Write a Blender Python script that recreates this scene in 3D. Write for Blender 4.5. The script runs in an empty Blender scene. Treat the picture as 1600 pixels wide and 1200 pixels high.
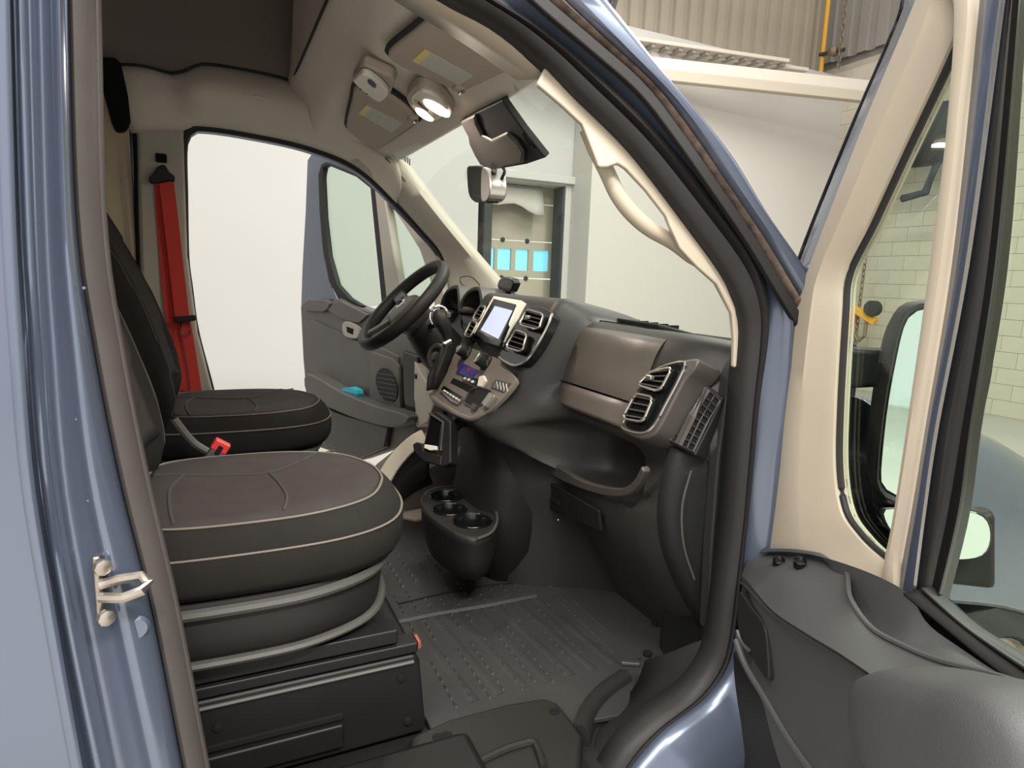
import bpy, bmesh, math, random
from mathutils import Vector as V, Matrix
from mathutils.bvhtree import BVHTree
random.seed(7)
S = bpy.context.scene
COL = S.collection

# ------------------------------------------------------------------ camera
# world: x = towards the van's nose, y = towards the driver's side, z = up, cab floor at z = 0
CAM = V((0.07, -1.85, 0.93))
F = 1000.0
RX = V((0.90694743, 0.03688662, 0.4196257))
RY = V((-0.41982697, 0.1607848, 0.89324888))
RZ = V((0.0345205, 0.98629997, -0.16130936))
def _on():
    global RX, RY, RZ
    RX.normalize(); RY = (RY - RX * RY.dot(RX)).normalized()
    c = V((RX.y*RY.z-RX.z*RY.y, RX.z*RY.x-RX.x*RY.z, RX.x*RY.y-RX.y*RY.x))
    RZ = c if c.dot(RZ) > 0 else -c
_on()
cd = bpy.data.cameras.new('camera'); co = bpy.data.objects.new('camera', cd); COL.objects.link(co)
cd.sensor_width = 36; cd.lens = F * 36 / 1600; cd.clip_start = 0.02; cd.clip_end = 200
rt = V((RX.x, RY.x, RZ.x)); up = V((RX.y, RY.y, RZ.y)); fw = V((RX.z, RY.z, RZ.z))
M = Matrix.Identity(4)
for i in range(3):
    M[i][0] = rt[i]; M[i][1] = up[i]; M[i][2] = -fw[i]; M[i][3] = CAM[i]
co.matrix_world = M
S.camera = co
def ray(px, py):
    v = V((px - 800, -(py - 600), F))
    return V((RX.dot(v), RY.dot(v), RZ.dot(v)))
def at(px, py, x=None, y=None, z=None, pl=None):
    """the point of the place seen at a pixel, on a given plane of the van or the garage"""
    r = ray(px, py)
    if pl is not None: t = (pl[0] - CAM).dot(pl[1]) / r.dot(pl[1])
    elif x is not None: t = (x - CAM.x) / r.x
    elif y is not None: t = (y - CAM.y) / r.y
    else: t = (z - CAM.z) / r.z
    return CAM + r * t

# ------------------------------------------------------------------ light
W = bpy.data.worlds.new('world'); S.world = W; W.use_nodes = True
bg = W.node_tree.nodes['Background']; bg.inputs[0].default_value = (1.0, 0.98, 0.95, 1); bg.inputs[1].default_value = 0.95
def area(name, loc, size, power, col=(1, .96, .9), aim=None):
    l = bpy.data.lights.new(name, 'AREA'); l.shape = 'RECTANGLE'; l.size, l.size_y = size
    l.energy = power; l.color = col
    o = bpy.data.objects.new(name, l); COL.objects.link(o); o.location = loc
    if aim is not None: o.rotation_euler = (V(aim) - V(loc)).to_track_quat('-Z', 'Y').to_euler()
    return o
area('overhead_fill', (1.2, -4.2, 4.6), (4.0, .5), 560)  # unseen overhead lights without fixtures, boosted to fill the cab
area('overhead_fill', (-3.0, -3.2, 4.6), (4.0, .5), 330)
area('overhead_fill', (4.5, 1.5, 4.8), (.5, 4.0), 210)
area('overhead_fill', (1.0, 4.0, 4.8), (4.0, .5), 40)
S.view_settings.view_transform = 'Standard'; S.view_settings.look = 'None'
S.view_settings.gamma = 1.0; S.view_settings.use_curve_mapping = False
S.view_settings.exposure = 0.75

# ------------------------------------------------------------------ materials
def lin(c):
    f = lambda u: u/12.92 if u <= .04045 else ((u+.055)/1.055)**2.4
    return tuple(f(q/255) for q in c) + (1,)
def mat(name, rgb, rough=.6, metal=0, bump=None, var=None, coat=0, spec=.5, emit=None, sheen=0):
    m = bpy.data.materials.new(name); m.use_nodes = True
    nt = m.node_tree; b = nt.nodes['Principled BSDF']
    b.inputs['Base Color'].default_value = lin(rgb); b.inputs['Roughness'].default_value = rough
    b.inputs['Metallic'].default_value = metal; b.inputs['Coat Weight'].default_value = coat
    b.inputs['Coat Roughness'].default_value = .08
    b.inputs['Specular IOR Level'].default_value = spec
    if sheen: b.inputs['Sheen Weight'].default_value = sheen
    if emit:
        b.inputs['Emission Color'].default_value = lin(emit[0]); b.inputs['Emission Strength'].default_value = emit[1]
    tc = nt.nodes.new('ShaderNodeTexCoord')
    if var:   # (second colour, scale, contrast)
        n = nt.nodes.new('ShaderNodeTexNoise'); n.inputs['Scale'].default_value = var[1]; n.inputs['Detail'].default_value = 5
        nt.links.new(tc.outputs['Object'], n.inputs['Vector'])
        r = nt.nodes.new('ShaderNodeValToRGB'); k = var[2]
        r.color_ramp.elements[0].position = .5-k; r.color_ramp.elements[1].position = .5+k
        r.color_ramp.elements[0].color = lin(rgb); r.color_ramp.elements[1].color = lin(var[0])
        nt.links.new(n.outputs['Fac'], r.inputs[0]); nt.links.new(r.outputs[0], b.inputs['Base Color'])
    if bump:  # (scale, strength, distance)
        n = nt.nodes.new('ShaderNodeTexNoise'); n.inputs['Scale'].default_value = bump[0]; n.inputs['Detail'].default_value = 3
        nt.links.new(tc.outputs['Object'], n.inputs['Vector'])
        u = nt.nodes.new('ShaderNodeBump'); u.inputs['Strength'].default_value = bump[1]; u.inputs['Distance'].default_value = bump[2]
        nt.links.new(n.outputs['Fac'], u.inputs['Height']); nt.links.new(u.outputs[0], b.inputs['Normal'])
    return m
def glass(name, tint, gloss=1.0):
    m = bpy.data.materials.new(name); m.use_nodes = True; nt = m.node_tree; nt.nodes.clear()
    o = nt.nodes.new('ShaderNodeOutputMaterial'); t = nt.nodes.new('ShaderNodeBsdfTransparent')
    g = nt.nodes.new('ShaderNodeBsdfGlossy'); g.inputs['Roughness'].default_value = .02; x = nt.nodes.new('ShaderNodeMixShader')
    lw = nt.nodes.new('ShaderNodeLayerWeight'); lw.inputs[0].default_value = .5
    pw = nt.nodes.new('ShaderNodeMath'); pw.operation = 'POWER'; pw.inputs[1].default_value = 4.5; nt.links.new(lw.outputs['Facing'], pw.inputs[0])
    ma = nt.nodes.new('ShaderNodeMath'); ma.operation = 'MULTIPLY_ADD'; ma.inputs[1].default_value = .75*gloss; ma.inputs[2].default_value = .045*gloss
    nt.links.new(pw.outputs[0], ma.inputs[0]); fr = ma
    t.inputs[0].default_value = lin(tint); nt.links.new(fr.outputs[0], x.inputs[0])
    nt.links.new(t.outputs[0], x.inputs[1]); nt.links.new(g.outputs[0], x.inputs[2]); nt.links.new(x.outputs[0], o.inputs[0])
    return m
m_paint = mat('blue_grey_paint', (88, 96, 113), .25, .55, coat=.5, var=((83, 91, 107), 3, .3))
m_black = mat('black_plastic', (27, 26, 25), .55, bump=(900, .25, .0006), var=((32, 30, 29), 8, .3), spec=.25)
m_dash = mat('dash_plastic', (57, 53, 51), .45, bump=(700, .35, .0008), var=((63, 59, 55), 6, .3))
m_dash_shaded = mat('shaded_dash_plastic', (21, 20, 20), .58, bump=(700, .35, .0008), spec=.25)  # dash plastic darkened to hold the shade low in the cab
m_door = mat('door_plastic', (58, 59, 59), .62, bump=(600, .4, .001), var=((62, 62, 62), 10, .3))
m_gloss = mat('gloss_black', (14, 14, 15), .18)
m_dark = mat('dark_void', (10, 10, 10), .9, spec=.25)
m_rubber = mat('seal_rubber', (35, 33, 33), .55, bump=(300, .2, .001), spec=.25)
m_bseal = mat('pillar_trim_rubber', (67, 62, 60), .6, bump=(400, .2, .001), var=((59, 56, 54), 12, .3), spec=.25)
m_brown = mat('brown_strip', (120, 104, 92), .5, var=((70, 60, 55), 60, .2))
m_liner = mat('headliner_fabric', (206, 197, 183), .95, bump=(1500, .4, .0006), var=((198, 189, 175), 5, .3), sheen=.2)
m_lindark = mat('roof_fabric', (112, 104, 98), .95, bump=(1500, .4, .0006))
m_visor = mat('visor_vinyl', (166, 154, 141), .85, bump=(1200, .3, .0005))
m_beige = mat('beige_trim', (158, 148, 132), .55, bump=(900, .2, .0005), var=((154, 143, 127), 6, .3))
m_gtrim = mat('grey_beige_trim', (163, 156, 143), .6, bump=(900, .2, .0005))
m_pan = mat('cargo_panel', (187, 172, 147), .6, var=((172, 156, 133), 7, .3))
m_fab = mat('seat_fabric', (29, 28, 26), .95, bump=(1100, .6, .001), var=((33, 31, 29), 14, .3), spec=.1)
m_fabtop = mat('seat_insert_fabric', (55, 51, 50), .95, bump=(1400, .8, .001), var=((50, 46, 45), 18, .3), spec=.1)
m_stitch = mat('pale_stitch', (92, 84, 78), .9)
m_seam = mat('seam', (42, 39, 37), .95)
m_metalb = mat('black_metal', (22, 21, 21), .45, .2, var=((27, 26, 25), 9, .3), spec=.25)
m_grey = mat('grey_plastic_edge', (62, 60, 58), .5)
m_mat = mat('rubber_mat', (38, 37, 38), .55, bump=(250, .5, .002), var=((50, 49, 48), 5, .25), spec=.25)
m_red = mat('red_webbing', (186, 52, 42), .8, bump=(900, .5, .0008))
m_redp = mat('red_plastic', (175, 46, 42), .4)
m_chrome = mat('chrome', (215, 212, 208), .18, 1)
m_silver = mat('silver_trim', (170, 166, 160), .3, .85)
m_steel = mat('zinc_steel', (170, 164, 156), .35, .9, var=((120, 110, 100), 40, .3))
m_white = mat('white_plastic', (214, 208, 198), .45)
m_cream = mat('cream_plastic', (220, 212, 194), .4)
m_screen = mat('screen_lit', (20, 22, 30), .2, emit=((206, 212, 246), .68))
m_screen2 = mat('small_screen', (14, 12, 26), .2, emit=((40, 26, 90), .5))
m_label = mat('label_paper', (186, 184, 175), .7)
m_yel = mat('label_yellow', (214, 200, 130), .7)
m_print = mat('label_print', (176, 177, 170), .8)
m_lens = mat('lamp_lens', (255, 240, 220), .3, emit=((255, 232, 204), 2.6))
m_cyan = mat('cyan_card', (40, 170, 190), .6)
m_wall = mat('white_wall', (180, 179, 176), .8, var=((175, 174, 171), .8, .35))
m_wall2 = mat('white_wall_side', (183, 180, 173), .8)
m_block = mat('cream_block', (186, 179, 163), .85, var=((180, 171, 155), 1.6, .3))
m_mortar = mat('block_joint', (170, 162, 146), .9)
m_corr = mat('corrugated_metal', (170, 160, 143), .55, .1, var=((156, 147, 130), 2, .3))
m_corr2 = mat('corrugated_metal_grey', (143, 139, 132), .5, .2)
m_beam = mat('painted_beam', (193, 185, 173), .6)
m_floor = mat('garage_floor', (168, 164, 157), .4, var=((154, 150, 143), 1.2, .3))
m_gdoor = mat('door_panel_paint', (172, 167, 147), .6, var=((161, 156, 139), 1.5, .3))
m_bump = mat('dock_seal_black', (52, 54, 54), .85)
m_sky = mat('daylit_pane', (120, 190, 220), .2, emit=((120, 200, 230), .6))
m_yellow = mat('yellow_paint', (214, 160, 50), .5)
m_orange = mat('orange_plastic', (224, 96, 52), .5)
m_chain = mat('chain_steel', (130, 116, 96), .5, .6)
m_glass = glass('windshield_glass', (238, 244, 238), .9)
m_dglass = glass('door_glass', (234, 242, 236), .9)
m_mirror = mat('mirror_glass', (205, 218, 212), .03, 1)
m_shell_shaded = mat('shaded_shell_plastic', (40, 38, 36), .5, bump=(700, .35, .0008), var=((44, 42, 40), 6, .3), spec=.3)  # darker copy of the dash plastic, shade on the shell in its colour
m_lid_lit = mat('lit_lid_plastic', (74, 68, 63), .36, bump=(900, .3, .0006), var=((80, 74, 68), 6, .3))  # paler copy, windshield light on the lid mixed into the colour
m_console_lit = mat('lit_console_plastic', (104, 98, 91), .5, bump=(700, .35, .0008), var=((112, 105, 98), 6, .3))  # paler plastic, light falling on the upturned console is in the tone
m_rust = mat('rusty_steel', (120, 58, 44), .7)
m_tyre = mat('tyre_rubber', (26, 26, 27), .8)
m_door2 = mat('driver_door_plastic', (86, 81, 77), .6, bump=(600, .4, .001), var=((92, 87, 82), 10, .3))
m_mat_lit = mat('mat_in_door_light', (150, 142, 131), .8, bump=(300, .4, .001), var=((134, 127, 117), 9, .3))  # driver mat paled to carry the light from the open door
m_ink = mat('black_ink', (20, 20, 20), .6)

# ------------------------------------------------------------------ mesh helpers
def spline(p, n, closed=False):
    """Catmull-Rom through points, n samples, even spacing along the length"""
    p = [V(q) for q in p]; L = len(p); seg = L if closed else L-1; dense = []
    for i in range(seg):
        g = (lambda k: p[k % L]) if closed else (lambda k: p[max(0, min(L-1, k))])
        a, b, c, d = g(i-1), g(i), g(i+1), g(i+2)
        for k in range(12):
            t = k/12; dense.append(.5*((2*b)+(c-a)*t+(2*a-5*b+4*c-d)*t*t+(3*b-a-3*c+d)*t**3))
    dense.append(p[0].copy() if closed else p[-1].copy())
    return resample(dense, n, closed)
def resample(p, n, closed=False):
    p = [V(q) for q in p]; cum = [0]
    for a, b in zip(p, p[1:]): cum.append(cum[-1]+(b-a).length)
    out = []; m = n if closed else n-1; j = 0
    for i in range(n):
        s = cum[-1]*i/m
        while j < len(p)-2 and cum[j+1] < s: j += 1
        d = cum[j+1]-cum[j]; out.append(p[j].lerp(p[j+1], 0 if d < 1e-9 else (s-cum[j])/d))
    return out
def link(name, me, m, parent=None):
    o = bpy.data.objects.new(name, me); COL.objects.link(o)
    if m and not me.materials: me.materials.append(m)
    if parent is not None:
        o.parent = parent
        o.matrix_parent_inverse = Matrix.Translation(-parent.location) if parent.type == 'EMPTY' and parent.rotation_euler.to_quaternion().angle < 1e-6 else parent_inv(parent)
    return o
def parent_inv(p):
    bpy.context.view_layer.update(); return p.matrix_world.inverted()
class MB:
    def __init__(s): s.v = []; s.f = []
    def add(s, vs, fs):
        k = len(s.v); s.v += [V(q) for q in vs]; s.f += [tuple(i+k for i in f) for f in fs]; return s
    def grid(s, rows, cu=False, cv=False, cap=False):
        n = len(rows[0]); m = len(rows); fs = []
        for i in range(m if cv else m-1):
            for j in range(n if cu else n-1):
                a = i*n+j; b = i*n+(j+1) % n; c = ((i+1) % m)*n+(j+1) % n; d = ((i+1) % m)*n+j
                fs.append((a, b, c, d))
        if cap: fs += [tuple(range(n))[::-1], tuple((m-1)*n+j for j in range(n))]
        return s.add([q for r in rows for q in r], fs)
    def prism(s, out, vec):
        out = [V(q) for q in out]; vec = V(vec); n = len(out)
        return s.add(out+[q+vec for q in out], [tuple(range(n))[::-1], tuple(range(n, 2*n))]+[(i, (i+1) % n, n+(i+1) % n, n+i) for i in range(n)])
    def box(s, c, sz, rot=None):
        c = V(c); vs = []
        for dx in (-.5, .5):
            for dy in (-.5, .5):
                for dz in (-.5, .5):
                    q = V((dx*sz[0], dy*sz[1], dz*sz[2])); vs.append(c+(rot @ q if rot else q))
        return s.add(vs, [(0, 1, 3, 2), (4, 6, 7, 5), (0, 4, 5, 1), (2, 3, 7, 6), (0, 2, 6, 4), (1, 5, 7, 3)])
    def tube(s, path, r, n=10, closed=False, flat=1.0, ref=None, cap=True):
        p = [V(q) for q in path]; rows = []; L = len(p)
        for i, q in enumerate(p):
            a = p[(i-1) % L] if closed or i > 0 else p[0]; b = p[(i+1) % L] if closed or i < L-1 else p[-1]
            t = (b-a).normalized(); rf = V(ref) if ref is not None else (V((0, 0, 1)) if abs(t.z) < .9 else V((1, 0, 0)))
            u = t.cross(rf).normalized(); w = u.cross(t).normalized(); rr = r[i] if isinstance(r, (list, tuple)) else r
            rows.append([q+u*(rr*math.cos(2*math.pi*k/n))+w*(rr*flat*math.sin(2*math.pi*k/n)) for k in range(n)])
        return s.grid(rows, cu=True, cv=closed, cap=cap and not closed)
    def sweep(s, path, prof, nrm, closed=False, cap=True):
        """prof: (across, out) pairs; nrm: out direction (or list)"""
        p = [V(q) for q in path]; L = len(p); rows = []
        for i, q in enumerate(p):
            a = p[(i-1) % L] if closed or i > 0 else p[0]; b = p[(i+1) % L] if closed or i < L-1 else p[-1]
            t = (b-a).normalized(); w = V(nrm[i] if isinstance(nrm, list) else nrm); u = t.cross(w).normalized(); w = u.cross(t).normalized()
            rows.append([q+u*x+w*y for x, y in prof])
        return s.grid(rows, cu=True, cv=closed, cap=cap and not closed)
    def lathe(s, c, ax, prof, n=24, ref=None):
        """prof: (radius, height) along axis"""
        c = V(c); ax = V(ax).normalized(); rf = V(ref) if ref else (V((0, 0, 1)) if abs(ax.z) < .9 else V((1, 0, 0)))
        u = ax.cross(rf).normalized(); w = ax.cross(u)
        return s.grid([[c+ax*h+(u*math.cos(2*math.pi*k/n)+w*math.sin(2*math.pi*k/n))*max(r, 1e-4) for k in range(n)] for r, h in prof], cu=True, cap=True)
    def build(s, name, m, parent=None, bevel=0, seg=2, sub=0, solid=0, off=-1, smooth=True, ang=40, label=None):
        me = bpy.data.meshes.new(name); me.from_pydata([tuple(q) for q in s.v], [], s.f); me.validate()
        b = bmesh.new(); b.from_mesh(me); bmesh.ops.remove_doubles(b, verts=b.verts, dist=1e-6)
        bmesh.ops.recalc_face_normals(b, faces=b.faces); b.to_mesh(me); b.free()
        if smooth:
            for q in me.polygons: q.use_smooth = True
            if not bevel and not sub: me.set_sharp_from_angle(angle=math.radians(ang))
        o = link(name, me, m, parent)
        if solid:
            k = o.modifiers.new('thickness', 'SOLIDIFY'); k.thickness = solid; k.offset = off
        if bevel:
            k = o.modifiers.new('edge', 'BEVEL'); k.width = bevel; k.segments = seg; k.limit_method = 'ANGLE'; k.angle_limit = math.radians(35)
            k.use_clamp_overlap = True; k.harden_normals = True
        if sub:
            k = o.modifiers.new('smooth', 'SUBSURF'); k.levels = sub; k.render_levels = sub
        if label: o['label'] = label
        return o
def tag(o, label, cat, group=None):
    o['label'] = label; o['category'] = cat
    if group: o['group'] = group
    return o
def thing(name, loc, label, cat, group=None):
    o = bpy.data.objects.new(name, None); COL.objects.link(o); o.location = loc; o.empty_display_size = .05
    return tag(o, label, cat, group)
def struct(o): o['kind'] = 'structure'; return o
def rrect(w, h, r, n=5):
    out = []
    for cx, cy, a in ((w/2-r, h/2-r, 0), (-w/2+r, h/2-r, 90), (-w/2+r, -h/2+r, 180), (w/2-r, -h/2+r, 270)):
        for k in range(n+1):
            t = math.radians(a+90*k/n); out.append((cx+r*math.cos(t), cy+r*math.sin(t)))
    return out
def frame2(o, u, w): return lambda a, b, c=0: V(o)+V(u)*a+V(w)*b+V(u).cross(V(w))*c
def quadmap(c):
    """bilinear patch over four corner points (0,0) (1,0) (1,1) (0,1)"""
    c = [V(q) for q in c]
    return lambda a, b: (c[0]*(1-a)+c[1]*a)*(1-b)+(c[3]*(1-a)+c[2]*a)*b
def inst(o, name, parent, mw):
    """a copy of a mesh object sharing its mesh data, placed by a world matrix"""
    c = bpy.data.objects.new(name, o.data); COL.objects.link(c)
    c.parent = parent
    if parent is not None: c.matrix_parent_inverse = Matrix.Translation(-parent.location)
    c.matrix_basis = mw
    for k in o.modifiers:
        if k.type == 'BEVEL':
            q = c.modifiers.new('edge', 'BEVEL'); q.width = k.width; q.segments = k.segments; q.limit_method = 'ANGLE'
    return c
# ================================================================== THE GARAGE
ZG = -.55                                   # garage floor under the cab floor
YW, XW = 6.0, 9.0
f = MB(); f.box((1, 0, ZG-.05), (22, 18, .1)); struct(f.build('floor', m_floor, smooth=False))
xo0, xo1 = at(748, 300, y=YW).x, at(884, 300, y=YW).x; zo = at(820, 284, y=YW).z
w = MB()
w.box(((-9+xo0)/2, YW+.15, 1.85), (xo0+9, .3, 4.8)); w.box(((xo0+xo1)/2, YW+.15, (zo+4.25)/2), (xo1-xo0, .3, 4.25-zo))
w.box(((xo1+XW)/2, YW+.15, 1.85), (XW-xo1, .3, 4.8)); struct(w.build('wall_left', m_wall, smooth=False))
xp = at(921, 350, y=YW-.5).x
w = MB(); w.box(((xp+XW)/2, YW-.25, 1.8), (XW-xp, .5, 4.7)); struct(w.build('wall_pier', m_wall2, smooth=False, bevel=.01))
w = MB(); w.box((xo0/2+xo1/2, YW-.03, zo+.07), (xo1-xo0+.3, .1, .10)); struct(w.build('trim_1', m_wall, smooth=False, bevel=.01))
# sectional overhead door behind the opening
d1 = struct(bpy.data.objects.new('door_1', None)); COL.objects.link(d1); d1.location = ((xo0+xo1)/2, YW+.5, ZG)
yd = YW+.5; hs = .52; xa, xb = xo0-.25, xo1+.35
zwin = at(800, 405, y=yd).z
z0 = zwin-hs/2-3*hs
wins = [(754, 771), (776, 797), (804, 824), (832, 856)]
for k in range(7):
    zc = z0+hs*(k+.5); p = MB()
    if k == 3:
        xs = [xa]; 
        for a, b in wins: xs += [at(a, 405, y=yd).x, at(b, 405, y=yd).x]
        xs.append(xb); zt, zb = at(800, 389, y=yd).z, at(800, 422, y=yd).z
        p.box(((xa+xb)/2, yd, (zc+hs/2-.006+zt)/2), (xb-xa, .06, zc+hs/2-.006-zt)); p.box(((xa+xb)/2, yd, (zc-hs/2+.006+zb)/2), (xb-xa, .06, zb-zc+hs/2-.006))
        for i in range(0, 10, 2): p.box(((xs[i]+xs[i+1])/2, yd, (zt+zb)/2), (xs[i+1]-xs[i], .06, zt-zb))
    else: p.box(((xa+xb)/2, yd, zc), (xb-xa, .06, hs-.012))
    po = p.build('panel', m_gdoor, d1, smooth=False)
    if k == 3:
        for a, b in wins:
            x0, x1 = at(a, 405, y=yd).x, at(b, 405, y=yd).x
            MB().box(((x0+x1)/2, yd+.01, (zt+zb)/2), (x1-x0, .01, zt-zb)).build('pane', m_sky, po, smooth=False)
    for px in (783, 821):
        x = at(px, 405, y=yd).x
        MB().lathe((x, yd-.03, zc+hs/2), (0, -1, 0), [(.035, 0), (.03, .02), (.012, .025)], 10).build('hinge', m_bump, po)
for px, wd in ((753, .12), (873, .16)):
    x = at(px, 400, y=YW+.2).x
    s = MB().box((x, YW+.15, (ZG+zo)/2), (wd, .28, zo-ZG-.02)).build('dock_seal', m_bump, smooth=False, bevel=.02)
    tag(s, 'black foam dock seal strip at the %s of the overhead door' % ('left' if px < 800 else 'right'), 'dock seal')
fl = MB(); rows = []
for i in range(9):
    u = i/8; x = xo0+.12+(xo1-xo0-.35)*u
    rows.append([V((x, YW+.25-.08*v, zo-.02-v*(.22+.13*u+.04*math.sin(u*9)))) for v in (0, .33, .66, 1)])
tag(fl.grid(rows).build('door_curtain', m_wall2, solid=.01), 'pale sagging fabric curtain across the top of the overhead door opening', 'curtain')
# block wall ahead of the van
wf = struct(MB().box((XW+.16, .3, 1.9), (.3, 12.0, 4.9)).build('wall_front', m_mortar, smooth=False))
bk = None
for r in range(24):
    for c in range(11):
        y = YW-.2-.4*c-(.2 if r % 2 else 0); z = ZG+.1+.2*r
        if r % 2 and c == 10: continue
        if bk is None: bk = MB().box((0, 0, 0), (.05, .396, .196)).build('block', m_block, wf, smooth=False); bk.matrix_parent_inverse = Matrix.Identity(4); bk.location = (XW, y, z)
        else:
            o = bpy.data.objects.new('block', bk.data); COL.objects.link(o); o.parent = wf; o.location = (XW, y, z)
# corrugated metal above
def corr(name, n, pitch, h, orient, m):
    root = struct(MB().box(*orient['back']).build(name, m_corr2, smooth=False)); first = None
    for i in range(n):
        if first is None:
            q = [(0, 0), (.12, 0), (.2, .05), (.7, .05), (.78, 0), (1, 0)]
            mb = MB(); mb.grid([[V((a*pitch, -b, zz)) for a, b in q] for zz in (0, h)]); first = mb.build('corrugated_panel', m, root, smooth=False, solid=.002); o = first
        else: o = inst(first, 'corrugated_panel', root, Matrix.Identity(4))
        o.matrix_parent_inverse = Matrix.Identity(4); o.location = V(orient['o'])+V(orient['d'])*(pitch*i); o.rotation_euler = (0, 0, orient['rz'])
zc = at(1110, 78, y=YW).z
corr('wall_upper_left', 24, .25, 2.6, dict(back=((5.5, YW+.1, zc+1.3), (7, .1, 2.6)), o=(3.0, YW, zc), d=(1, 0, 0), rz=0), m_corr)
corr('wall_upper_front', 20, .30, 3.2, dict(back=((XW+.1, 3, zc+1.5), (.1, 6.4, 3.2)), o=(XW, YW, at(1300, 98, x=XW).z), d=(0, -1, 0), rz=-math.pi/2), m_corr2)
# ledge and beam
def bar(name, pa, pb, y, hp, dy, m, num=None):
    a, b = at(*pa, y=y), at(*pb, y=y); a2 = at(pa[0], pa[1]+hp, y=y); h = a.z-a2.z; z = (a.z+b.z)/2
    return MB().box(((a.x+b.x)/2, y+dy/2, z-h/2), (b.x-a.x, dy, h)).build(name, m, smooth=False, bevel=.015)
def rail(name, pa, pb, z, h, dep, m, ext=(2.0, .2)):
    a, b = at(*pa, z=z), at(*pb, z=z); d = (b-a).normalized(); a -= d*ext[0]; b += d*ext[1]; nn = V((-d.y, d.x, 0))
    return struct(MB().prism([a, b, b-V((0, 0, h)), a-V((0, 0, h))], nn*dep).build(name, m, smooth=False, bevel=.012))
rail('trim_2', (1000, 57), (1225, 90), 4.0, .05, .4, m_beam, (2.0, .1))
rail('trim_3', (1006, 70), (1255, 104), 3.97, .05, .2, m_beam, (2.0, .1))
rail('trim_4', (1020, 88), (1370, 126), 3.7, .15, .16, m_beam)
rail('trim_5', (1035, 107), (1366, 143), 3.555, .13, .12, m_mortar)
for k in range(12):
    a, b = at(1000, 64, z=3.96), at(1225, 97, z=3.96); q = a.lerp(b, k/11); struct(MB().box(q+V((0, .1, -.03)), (.06, .2, .04)).build('trim_bracket', m_corr2, smooth=False))
# hoist gear in front of the block wall
def chain(px, py0, py1, x, label, r=.022):
    a, b = at(px, py0, x=x), at(px, py1, x=x); mb = MB(); n = int((a.z-b.z)/.085)
    for i in range(n):
        z = a.z-(i+.5)*.085; e = V((0, 1, 0)) if i % 2 else V((1, 0, 0))
        mb.tube([V((x, a.y, z))+e*(r*math.cos(t*math.pi/4))+V((0, 0, .052*math.sin(t*math.pi/4))) for t in range(8)], .009, 5, closed=True)
    return tag(mb.build('hoist_chain', m_chain), label, 'chain')
chain(1356, 250, 640, 8.6, 'left one of the two long hoist chains seen through the quarter window')
chain(1372, 240, 640, 8.6, 'right one of the two long hoist chains seen through the quarter window')
chain(1328, -60, 105, 8.6, 'dark chain hanging before the corrugated wall beside a yellow pipe')
a, b = at(1303, -80, x=8.75), at(1300, 128, x=8.75)
yp = thing('gas_pipe', (a.x, a.y, b.z), 'yellow vertical pipe with valve on the corrugated wall', 'pipe')
MB().tube([a, V((a.x, a.y, b.z))], .035, 10).build('pipe', m_yellow, yp)
q = at(1303, 80, x=8.72); MB().tube([q+V((0, .25, .02)), q-V((0, .18, .03))], .03, 8).build('valve_handle', m_bump, yp); MB().lathe(q, (-1, 0, 0), [(.07, -.05), (.08, .05), (.03, .09)], 12).build('valve', m_chain, yp)
h = at(1350, 492, x=8.5); hk = thing('hoist_hook', h-V((0, 0, .15)), 'yellow hoist trolley with dark hook hanging on the chains', 'hoist')
MB().box(h, (.1, .42, .10), Matrix.Rotation(.45, 3, 'X')).build('arm', m_yellow, hk, bevel=.02)
MB().lathe(h+V((-.05, -.16, .1)), (1, 0, 0), [(.02, -.06), (.11, -.05), (.11, .05), (.02, .06)], 14).build('pulley', m_bump, hk)
MB().tube([h+V((0, -.05, -.05)), h+V((0, -.05, -.3)), h+V((0, .03, -.38)), h+V((0, .1, -.3))], .025, 8).build('hook', m_chain, hk)
q = at(1322, 497, x=8.5); rb = thing('chain_bucket', q-V((0, 0, .17)), 'small orange red chain bucket beside the yellow hoist', 'bucket')
MB().lathe(q, (0, 0, 1), [(.12, -.17), (.15, .15), (.13, .15), (.11, -.12)], 16).build('bucket', m_orange, rb)
MB().tube([q+V((0, -.14, .15)), q+V((0, 0, .32)), q+V((0, .14, .15))], .012, 6).build('bail', m_bump, rb)
q = at(1446, 212, x=8.3); mo = thing('roof_reflection', q-V((0, 0, .45)), 'dark drum put in for the cab roof reflection in the quarter window', 'reflection')  # stands in for the dark cab roof mirrored by the quarter glass
MB().lathe(q, (0, 1, 0), [(.1, -.55), (.34, -.5), (.38, 0), (.34, .5), (.1, .55)], 20).build('drum', m_bump, mo)
MB().tube([q, q+V((0, 0, 1.6))], .05, 8).build('hanger', m_chain, mo); MB().tube([q+V((0, -.2, -.35)), q+V((0, -.1, -.7)), q+V((0, .2, -.75))], .05, 8).build('pipe', m_bump, mo)
# ================================================================== THE VAN BODY
van = thing('cargo_van', (0, 0, ZG), 'blue grey van body with pillars, sill and roof around the open cab', 'van')
def sp(px, py, off=0):
    """point on the passenger side of the body: flat below the belt, leaning in above it"""
    q = at(px, py, y=-.92+off)
    if q.z > .9: q = at(px, py, pl=(V((0, -.92+off, .9)), V((0, 1, -.18)).normalized()))
    return q
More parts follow.
